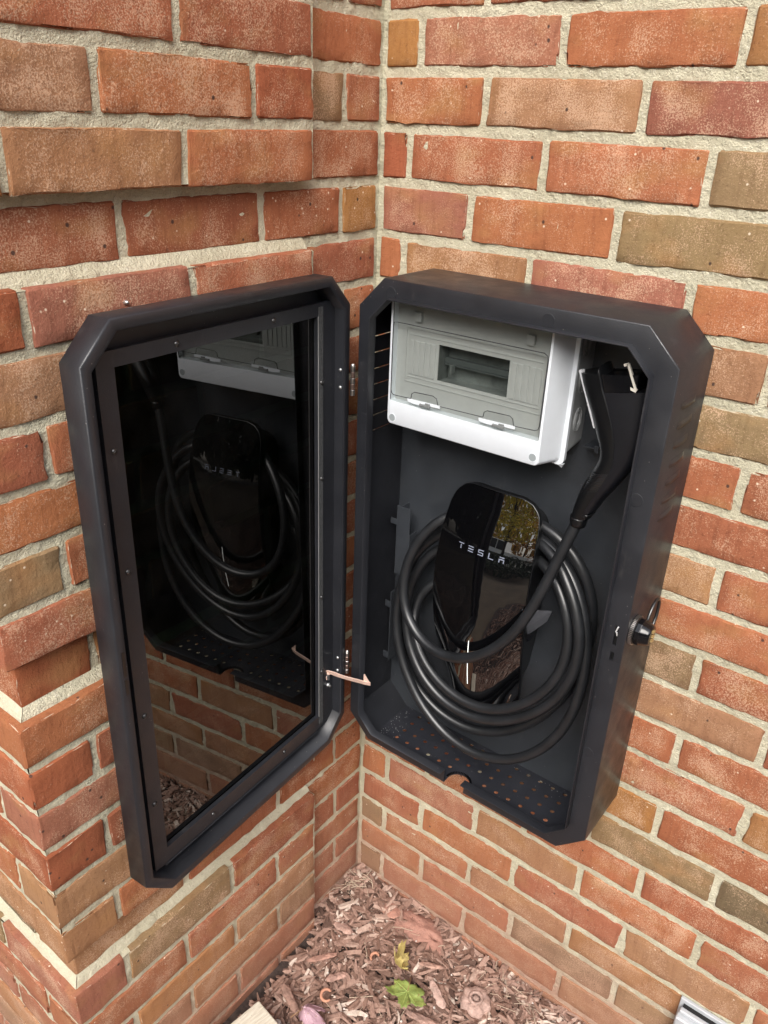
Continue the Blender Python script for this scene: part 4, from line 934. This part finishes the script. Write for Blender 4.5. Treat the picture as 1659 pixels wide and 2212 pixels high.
def reg_far(rs):
    x = rs.uniform(.03, 1.65); y = -rs.uniform(.0, 1.8)
    if x < .6 and y > -.6: return None, None
    return x, y
V1, F1, T1 = chips(9500, reg_near, 5); V3, F3, T3 = chips(4500, reg_near, 8, (.5, 1)); n3 = len(V1); V1 += V3; F1 += [tuple(i + n3 for i in q) for q in F3]; T1 += T3
V2, F2, T2 = chips(6500, reg_far, 6, (1.5, 1))
n1 = len(V1); V1 += V2; F1 += [tuple(i + n1 for i in q) for q in F2]; T1 += T2
me = bpy.data.meshes.new('bark_mulch'); me.from_pydata(V1, [], F1); me.materials.append(MULCH)
at = me.attributes.new('tone', 'FLOAT', 'POINT'); at.data.foreach_set('value', T1)
mulch = bpy.data.objects.new('bark_mulch', me); C.objects.link(mulch); mulch['kind'] = 'stuff'; tag(mulch, 'reddish brown bark mulch covering the ground in the corner', 'mulch')
# bigger bark lumps one can pick out
def lump(name, loc, yaw, ln, w, h, col, label, seed, grp='larger pieces of bark on the mulch'):
    rs = random.Random(seed); V = []; F = []; nn, mm = 9, 8
    for i in range(nn):
        t_ = i / (nn - 1); sc = (1 - abs(2 * t_ - 1) ** 3 * .55) * rs.uniform(.88, 1.08)
        for k in range(mm):
            a = 2 * math.pi * k / mm; V.append(((t_ - .5) * ln + rs.uniform(-.03, .03) * ln * (.4 if 0 < i < nn - 1 else 1), math.cos(a) * w / 2 * sc * rs.uniform(.75, 1.15), math.sin(a) * h / 3 * sc * rs.uniform(.6, 1.3)))
    for i in range(nn - 1):
        for k in range(mm): F.append((i * mm + k, i * mm + (k + 1) % mm, (i + 1) * mm + (k + 1) % mm, (i + 1) * mm + k))
    F += [tuple(range(mm)), tuple(range((nn - 1) * mm, nn * mm))]
    o = mk(name, V, F, simple('bark_' + str(seed), col, .9, vary=.35, scale=120, bs=1, bscale=220, bd=.002)); o.location = loc; o.rotation_euler = (rs.uniform(-.2, .2), rs.uniform(-.15, .15), yaw); tag(o, label, 'bark piece', grp); return o
lump('bark_chunk', (.090, -.300, -1.478), -.35, .052, .019, .014, (.25, .15, .115), 'fat brown bark chunk lying beside the mauve leaf', 1)
lump('bark_chunk', (.128, -.215, -1.484), 1.0, .040, .016, .009, (.36, .22, .175), 'flat pinkish bark chunk standing between the yellow leaf and the pier', 2)
lump('bark_chunk', (.082, -.205, -1.484), .95, .056, .013, .009, (.34, .19, .145), 'long narrow bark piece near the foot of the pier', 3)
lump('bark_chunk', (.075, -.135, -1.482), .1, .040, .020, .009, (.42, .27, .22), 'pale pink flat bark chip nearest the pier step', 4)
lump('bark_chunk', (.250, -.092, -1.480), .5, .046, .012, .009, (.36, .22, .17), 'two-tone bark stick above the green leaf', 5)
lump('bark_chunk', (.290, -.130, -1.480), -.5, .050, .018, .010, (.44, .30, .25), 'pale bark slab between the green leaf and the round bait cap', 6)
lump('bark_chunk', (.118, -.045, -1.482), -.3, .046, .036, .008, (.38, .20, .15), 'broad flat orange-brown bark slab near the inner corner', 7)
lump('bark_chunk', (.297, -.182, -1.480), .25, .064, .016, .011, (.32, .20, .16), 'long bark stick just right of the green leaf tip', 8)
lump('bark_chunk', (.360, -.155, -1.480), .9, .055, .014, .012, (.42, .29, .235), 'forked pale bark stick below the round bait cap', 9)
# leaves
def leaf(name, outline, loc, rot, curl, colA, colB, label, seed):
    m, t, b = mat(name + '_blade'); v = coords(t)
    c = ramp(t, noise_t(t, v, 60, 4, .6), [(.35, colA), (.68, colB)])
    c = mix(t, ramp(t, noise_t(t, v, 130, 4, .7), [(.58, g(0)), (.68, g(.75))]), c, (.20, .11, .04))
    L(t, c, b.inputs['Base Color']); b.inputs['Roughness'].default_value = .6; bump(t, b, noise_t(t, v, 160, 4, .6), .9, .002)
    root = empty(name, loc); root.rotation_euler = rot
    n = len(outline); rings_ = [1, .8, .6, .4, .2]; V = [(0, 0, 0)]; F = []
    rs = random.Random(seed)
    for k in rings_:
        for i, (x, y) in enumerate(outline):
            X_, Y_ = x * k, y * k; rr = math.hypot(X_, Y_)
            V.append((X_, Y_, curl * rr * rr * 60 + .0013 * math.sin(i * .9 + seed) * k * k + .0035 * noise.noise(Vector((X_ * 55, Y_ * 55, seed))) + .06 * abs(X_) * (1 if curl > 0 else .3)))
    for a in range(len(rings_) - 1):
        for i in range(n): F.append((1 + a * n + i, 1 + a * n + (i + 1) % n, 1 + (a + 1) * n + (i + 1) % n, 1 + (a + 1) * n + i))
    for i in range(n): F.append((1 + 4 * n + i, 1 + 4 * n + (i + 1) % n, 0))
    o = mk('blade', V, F, m, root, smooth=True); sd = o.modifiers.new('solid', 'SOLIDIFY'); sd.thickness = .0004
    mb = MB(); tips = sorted(range(n), key=lambda i: -math.hypot(*outline[i]))[:1]
    ang = [90, 38, 142, -15, 195]
    for a in ang:
        a = math.radians(a); i = min(range(n), key=lambda q: abs(math.atan2(math.sin(math.atan2(outline[q][1], outline[q][0]) - a), math.cos(math.atan2(outline[q][1], outline[q][0]) - a)))); x, y = outline[i]
        pts = []
        for k in range(7):
            s_ = .9 * k / 6; X_, Y_ = x * s_, y * s_; rr = math.hypot(X_, Y_); pts.append((X_, Y_, curl * rr * rr * 60 + .06 * abs(X_) * (1 if curl > 0 else .3) + .0006))
        mb.tube(pts, lambda t_: .0005 * (1 - .7 * t_), 5)
    mb.obj('vein', simple(name + '_vein', tuple(min(1, x * 1.5 + .04) for x in colB), .6), root, smooth=True)
    mb = MB(); mb.tube([(0, 0, .0004), (.001, -.012, .001), (.003, -.026, .003)], .0006, 6); mb.obj('stalk', simple(name + '_stalk', (.28, .16, .07), .6), root, smooth=True)
    tag(root, label, 'leaf'); return root
def maple(R_, seed):
    half_ = [(0, 1.0), (.10, .84), (.20, .86), (.20, .70), (.30, .62), (.24, .50), (.42, .58), (.52, .66), (.62, .60), (.78, .64), (.80, .50), (.92, .42), (.80, .32), (.74, .22), (.60, .14), (.66, .04), (.74, -.10), (.62, -.16), (.52, -.26), (.36, -.24), (.22, -.34), (.10, -.30), (0, -.22)]
    rs = random.Random(seed); P = half_ + [(-x, y) for x, y in half_[1:-1][::-1]]
    return [(x * R_ * rs.uniform(.93, 1.07), (y - .1) * R_ * rs.uniform(.94, 1.06)) for x, y in P]
leaf('maple_leaf', maple(.042, 1), (.2490, -.166, -1.468), (.08, -.10, math.radians(197)), .05, (.16, .21, .05), (.27, .34, .085), 'bright green maple leaf lying on the mulch', 1)
leaf('maple_leaf', maple(.033, 2), (.206, -.133, -1.474), (.55, .35, math.radians(120)), .5, (.34, .26, .08), (.55, .45, .17), 'curled yellow-brown maple leaf just above the green leaf', 2)
leaf('maple_leaf', maple(.036, 3), (.129, -.3040, -1.464), (.35, -.45, math.radians(330)), -.6, (.34, .20, .24), (.48, .32, .36), 'folded mauve leaf beside the pale board at the bottom', 3)
# curled bark rings
def curl(loc, rad, a0, a1, rot, label):
    mb = MB(); mb.tube([(rad * math.cos(math.radians(a0 + (a1 - a0) * i / 18)), rad * math.sin(math.radians(a0 + (a1 - a0) * i / 18)), 0) for i in range(19)], lambda t_: .0026 * (1 - .35 * abs(2 * t_ - 1) ** 3), 8)
    o = mb.obj('bark_curl', simple('curl_orange' + str(rad), (.46, .22, .14), .8, vary=.2), smooth=True); o.location = loc; o.rotation_euler = rot; tag(o, label, 'bark piece'); return o
curl((.1415, -.2600, -1.470), .0092, 60, 340, (.35, .2, .3), 'orange C-shaped bark curl right of the mauve leaf')
curl((.1615, -.1480, -1.474), .0075, 20, 230, (.3, -.2, .4), 'small orange hooked bark curl left of the yellow leaf')
# white bits and grit
mb = MB(); rs = random.Random(9)
for _ in range(46):
    x, y = rs.uniform(.06, .45), -rs.uniform(.02, .36); s_ = rs.uniform(.0008, .0026); z = gh(x, y) + .011
    mb.lathe([(0, -s_), (s_ * .8, -s_ * .4), (s_, .2 * s_), (s_ * .5, s_ * .8), (0, s_)], (x, y, z), (rs.uniform(-1, 1), rs.uniform(-1, 1), 1), 6)
o = mb.obj('gravel_grit', simple('pale_grit', (.60, .55, .50), .8, vary=.3, scale=200)); o['kind'] = 'stuff'; tag(o, 'small pale bits of grit scattered on the mulch', 'grit')
mb = MB(); mb.lathe([(0, -.006), (.005, -.004), (.0075, .001), (.005, .0055), (0, .007)], (.1085, -.3480, -1.474), (.3, .2, 1), 7); tag(mb.obj('pebble', simple('grey_pebble', (.38, .35, .33), .8, vary=.4, scale=300, bs=.6, bscale=400, bd=.002)), 'grey pebble between the pale board and the mauve leaf', 'pebble')
# clay mound with a small burrow
vv = []; n = 26
for j in range(n + 1):
    for i in range(n + 1):
        a = -1 + 2 * i / n; b_ = -1 + 2 * j / n; rr = min(1, math.hypot(a, b_)); hh = .017 * (1 - rr ** 2) + .0030 * noise.noise(Vector((a * 3, b_ * 3, 2))) + .0012 * noise.noise(Vector((a * 12, b_ * 12, 5)))
        hole = math.exp(-(((a - .55) ** 2 + (b_ - .1) ** 2) / .008)); vv.append((.180 + .072 * a, -.0415 + .040 * b_, -1.497 + hh - .016 * hole))
o = mk('clay_mound', vv, [(j * (n + 1) + i, j * (n + 1) + i + 1, (j + 1) * (n + 1) + i + 1, (j + 1) * (n + 1) + i) for j in range(n) for i in range(n)], simple('red_clay', (.36, .19, .145), .92, vary=.22, scale=70, bs=.9, bscale=260, bd=.002), smooth=True)
tag(o, 'small mound of washed red clay against the wall with a burrow hole', 'mound')
# round bait-station cap
cp = empty('bait_station_cap', (.3470, -.0940, -1.4870)); tag(cp, 'round brown ribbed cap half buried in the mulch near the right wall', 'ground cap')
capm = simple('cap_brown', (.40, .27, .225), .85, vary=.35, scale=120, bs=.9, bscale=260, bd=.002)
mb = MB(); V = []; rs = random.Random(4)
prof_ = [(0, .0075), (.0075, .0080), (.0080, .0060), (.0150, .0095), (.0240, .0080), (.0270, .0030), (.0265, -.006)]; nn = 40
for rr, h in prof_:
    for i in range(nn):
        a = 2 * math.pi * i / nn; w_ = 1 + (.06 * math.sin(5 * a) + .05 * math.sin(9 * a + 1) if rr > .02 else 0); V.append((rr * w_ * math.cos(a), rr * w_ * math.sin(a), h + .0008 * math.sin(7 * a)))
mk('cap_disc', V, [(k * nn + i, k * nn + (i + 1) % nn, (k + 1) * nn + (i + 1) % nn, (k + 1) * nn + i) for k in range(len(prof_) - 1) for i in range(nn)], capm, cp, smooth=True)
mb = MB(); mb.tube([(.0105 * math.cos(a), .0105 * math.sin(a), .0110) for a in [2 * math.pi * i / 28 for i in range(28)]], .0028, 8, closed=True); mb.obj('cap_ring', capm, cp, smooth=True)
mb = MB(); mb.lathe([(.0050, 0), (.0050, .004), (.0035, .0055), (0, .0055)], (0, 0, .0070), (0, 0, 1), 16); mb.obj('cap_knob', capm, cp, smooth=True)
# weathered pale board end at the bottom edge
def wood():
    m, t, b = mat('weathered_board'); v = coords(t, scale=(1, 9, 1))
    c = ramp(t, noise_t(t, v, 30, 5, .7), [(.3, (.44, .38, .29)), (.6, (.64, .60, .50))]); c = mix(t, ramp(t, noise_t(t, coords(t), 45, 4, .7), [(.62, g(0)), (.75, g(.7))]), c, (.34, .20, .10))
    vo = N(t, 'ShaderNodeTexVoronoi', Scale=75.0); L(t, coords(t), vo.inputs['Vector']); c = mix(t, ramp(t, vo.outputs['Distance'], [(.05, g(.9)), (.09, g(0))]), c, (.05, .035, .025))
    L(t, c, b.inputs['Base Color']); b.inputs['Roughness'].default_value = .85; bump(t, b, noise_t(t, v, 60, 4, .7), .6, .002); return m
mb = MB(); mb.box(0, .20, -.040, .040, -.038, 0)
bd = mb.obj('timber_offcut', wood(), bevel=.003); bd.location = (.1050, -.3540, -1.4500); bd.rotation_euler = (.02, .01, math.radians(-98)); tag(bd, 'pale weathered timber offcut lying at the bottom edge against the pier', 'timber')
# dead grass and root hairs
mb = MB(); rs = random.Random(12)
for _ in range(80):
    if _ < 26: x, y = rs.uniform(.0, .05), -rs.uniform(.0, .07); ln = rs.uniform(.02, .05)
    elif _ < 50: x, y = rs.uniform(.33, .46), -rs.uniform(.01, .09); ln = rs.uniform(.02, .04)
    else: x, y = rs.uniform(.05, .5), -rs.uniform(.03, .4); ln = rs.uniform(.015, .045)
    a = rs.uniform(0, 2 * math.pi); z = gh(x, y) + .010; dx, dy = math.cos(a) * ln, math.sin(a) * ln
    mb.tube([(x, y, z), (x + dx * .5 + rs.uniform(-.004, .004), y + dy * .5, z + rs.uniform(.001, .009)), (x + dx, y + dy, z + rs.uniform(-.002, .006))], rs.uniform(.0003, .0008), 5)
o = mb.obj('dry_fibre', simple('dry_fibres', (.46, .36, .27), .8, vary=.3, scale=30)); o['kind'] = 'stuff'; tag(o, 'dry fibres and rootlets tangled in the mulch', 'plant litter')

# ------------------------------------------------------------------ the place behind the photographer (seen only mirrored in glass; evergreens added)
mk('lawn', [(-60, -60, -1.56), (60, -60, -1.56), (60, 1.5, -1.56), (-60, 1.5, -1.56)], [(0, 1, 2, 3)], simple('lawn_ground', (.10, .075, .050), .95, vary=.3, scale=3))['kind'] = 'structure'
mk('road', [(-40, -14.5, -1.552), (30, -14.5, -1.552), (30, -9.2, -1.552), (-40, -9.2, -1.552)], [(0, 1, 2, 3)], simple('road_concrete', (.40, .39, .36), .9, vary=.1, scale=4))['kind'] = 'structure'
def foliage(name, n, centre, rad, size, cols, parent, seed):
    rs = random.Random(seed); V = []; F = []
    for _ in range(n):
        while True:
            a = Vector((rs.uniform(-1, 1), rs.uniform(-1, 1), rs.uniform(-1, 1)))
            if a.length < 1 and noise.noise(a * 2.6 + Vector((seed, 0, 0))) > -.12: break
        p = Vector(centre) + Vector((a.x * rad[0], a.y * rad[1], a.z * rad[2])); q = Vector((rs.gauss(0, 1), rs.gauss(0, 1), rs.gauss(0, 1))).normalized(); w = q.orthogonal().normalized() * size * rs.uniform(.5, 1.2); h = q.cross(w).normalized() * size * rs.uniform(.5, 1.2)
        b_ = len(V); V += [p - w, p - h * .6, p + w, p + h]; F.append((b_, b_ + 1, b_ + 2, b_ + 3))
    return mk(name, V, F, simple(name + '_leaves' + str(seed), cols, .7, vary=.45, scale=2.5), parent)
tr = empty('maple_tree', (-2.5, -9.0, -1.56)); tag(tr, 'yellow-leaved maple tree across the lawn, mirrored in the charger glass', 'tree')
mb = MB(); mb.tube([(0, 0, 0), (.03, 0, 1.0), (-.02, .03, 1.8), (.04, 0, 3.0), (0, 0, 4.6)], lambda t_: .13 * (1 - .75 * t_), 10)
for a in range(9):
    an = a * 2.4; z0 = 1.5 + a * .22; mb.tube([(0, 0, z0), (.5 * math.cos(an), .5 * math.sin(an), z0 + .35), (1.4 * math.cos(an), 1.4 * math.sin(an), z0 + .8)], lambda t_: .05 * (1 - .8 * t_), 6)
mb.obj('trunk', simple('tree_bark', (.05, .04, .035), .9), tr, smooth=True)
foliage('crown', 2600, (0, 0, 3.3), (2.3, 2.3, 1.7), .10, (.85, .58, .07), tr, 3)
for i, (x, y, s_, col) in enumerate(((-11.0, -22, 1.7, (.75, .45, .08)), (-7.2, -23.5, 1.8, (.74, .50, .08)), (-3.2, -23, 1.6, (.65, .36, .09)), (-16.0, -21, 1.5, (.20, .20, .05)), (1.2, -23, 1.6, (.72, .48, .12)))):
    t2 = empty('autumn_tree', (x, y, -1.56)); tag(t2, ['orange tree left of the farthest yellow one beyond the road', 'tall golden tree directly beyond the road', 'russet tree at the end of the road', 'green tree at the far left of the road', 'golden tree at the far right of the road'][i], 'tree', 'autumn trees beyond the road')
    mb = MB(); mb.tube([(0, 0, 0), (.05, 0, 1.5), (0, 0, 4)], lambda t_: .2 * (1 - .6 * t_), 8); mb.obj('trunk', simple('bark_far', (.05, .04, .03), .9), t2, smooth=True)
    foliage('crown', 1300, (0, 0, 3.2 * s_), (2.6 * s_, 2.6 * s_, 2.7 * s_), .30, col, t2, 20 + i)
for i, (x, y, s_) in enumerate(((5.5, -15.0, 1.3), (9.5, -12.0, 1.35), (12.5, -7.5, 1.3), (14.0, -3.0, 1.2))):  # added evergreens, blocking bright horizon sky from the glass reflections
    t2 = empty('added_evergreen', (x, y, -1.56)); tag(t2, ['dark evergreen tree added to block sky, nearest the road', 'dark evergreen tree added to block sky, second from the road', 'dark evergreen tree added to block sky, third from the road', 'dark evergreen tree added to block sky, closest to the brick wall'][i], 'tree', 'evergreens added to block sky beside the lawn')
    mb = MB(); mb.tube([(0, 0, 0), (.05, 0, 1.5), (0, 0, 4)], lambda t_: .22 * (1 - .6 * t_), 8); mb.obj('trunk', simple('bark_green', (.05, .04, .03), .9), t2, smooth=True)
    foliage('crown', 4200, (0, 0, 2.9 * s_), (2.5 * s_, 2.5 * s_, 2.9 * s_), .30, (.035, .05, .022), t2, 60 + i)
hd = empty('clipped_hedge', (-1.0, -5.0, -1.56)); tag(hd, 'low dark green hedge across the lawn, mirrored in the charger glass', 'hedge')
foliage('foliage', 7000, (0, 0, .33), (2.6, 1.1, .42), .045, (.035, .05, .022), hd, 40)
# white pickup truck
pk = empty('pickup_truck', (-3.6, -12.4, -1.55)); pk.rotation_euler = (0, 0, math.radians(186)); tag(pk, 'white pickup truck parked on the road behind the maple, mirrored in the charger glass', 'truck')
CARW = simple('truck_paint', (.92, .93, .93), .3, vary=.02); GLS = simple('truck_glass', (.015, .018, .02), .06); TYR = simple('tyre', (.015, .015, .015), .8)
prof_ = [(-2.75, .55), (-2.75, 1.05), (-.75, 1.08), (-.55, 1.10), (-.35, 1.72), (.95, 1.74), (1.45, 1.16), (2.45, 1.05), (2.60, .85), (2.60, .50), (2.25, .42), (1.2, .42), (-1.2, .42), (-2.2, .42)]
mb = MB(); mb.prism(prof_, lambda p, h: (p[0], h, p[1]), -.92, .92); mb.obj('body', CARW, pk, bevel=.05)
for s_ in (-1, 1):
    mb = MB(); mb.prism([(-.42, 1.14), (-.28, 1.62), (.30, 1.64), (.30, 1.14)], lambda p, h: (p[0], h, p[1]), .915 * s_, .930 * s_); mb.obj('side_window', GLS, pk)
    mb = MB(); mb.prism([(.38, 1.14), (.38, 1.64), (.86, 1.64), (1.24, 1.16)], lambda p, h: (p[0], h, p[1]), .915 * s_, .930 * s_); mb.obj('side_window', GLS, pk)
    mb = MB(); mb.box(-2.77, -2.70, .74 * s_ - .08, .74 * s_ + .08, .72, 1.0); mb.obj('tail_light', simple('tail_red', (.35, .02, .02), .3), pk)
    for x in (-1.7, 1.75):
        w_ = empty('wheel', (x, .80 * s_, .38), pk); mb = MB(); mb.lathe([(.24, -.13), (.38, -.12), (.39, 0), (.38, .12), (.24, .13)], (0, 0, 0), (0, 1, 0), 28); mb.obj('tyre', TYR, w_, smooth=True)
        mb = MB(); mb.lathe([(.24, -.11), (.23, .13), (.06, .14)], (0, 0, 0), (0, s_, 0), 20); mb.obj('rim', STEEL, w_)
mb = MB(); mb.prism([(1.0, 1.70), (1.44, 1.20), (1.45, 1.21), (1.01, 1.71)], lambda p, h: (p[0], h, p[1] + .012), -.78, .78); mb.obj('windscreen', GLS, pk)

# weights: names come from what each thing is; nothing below changes camera or light
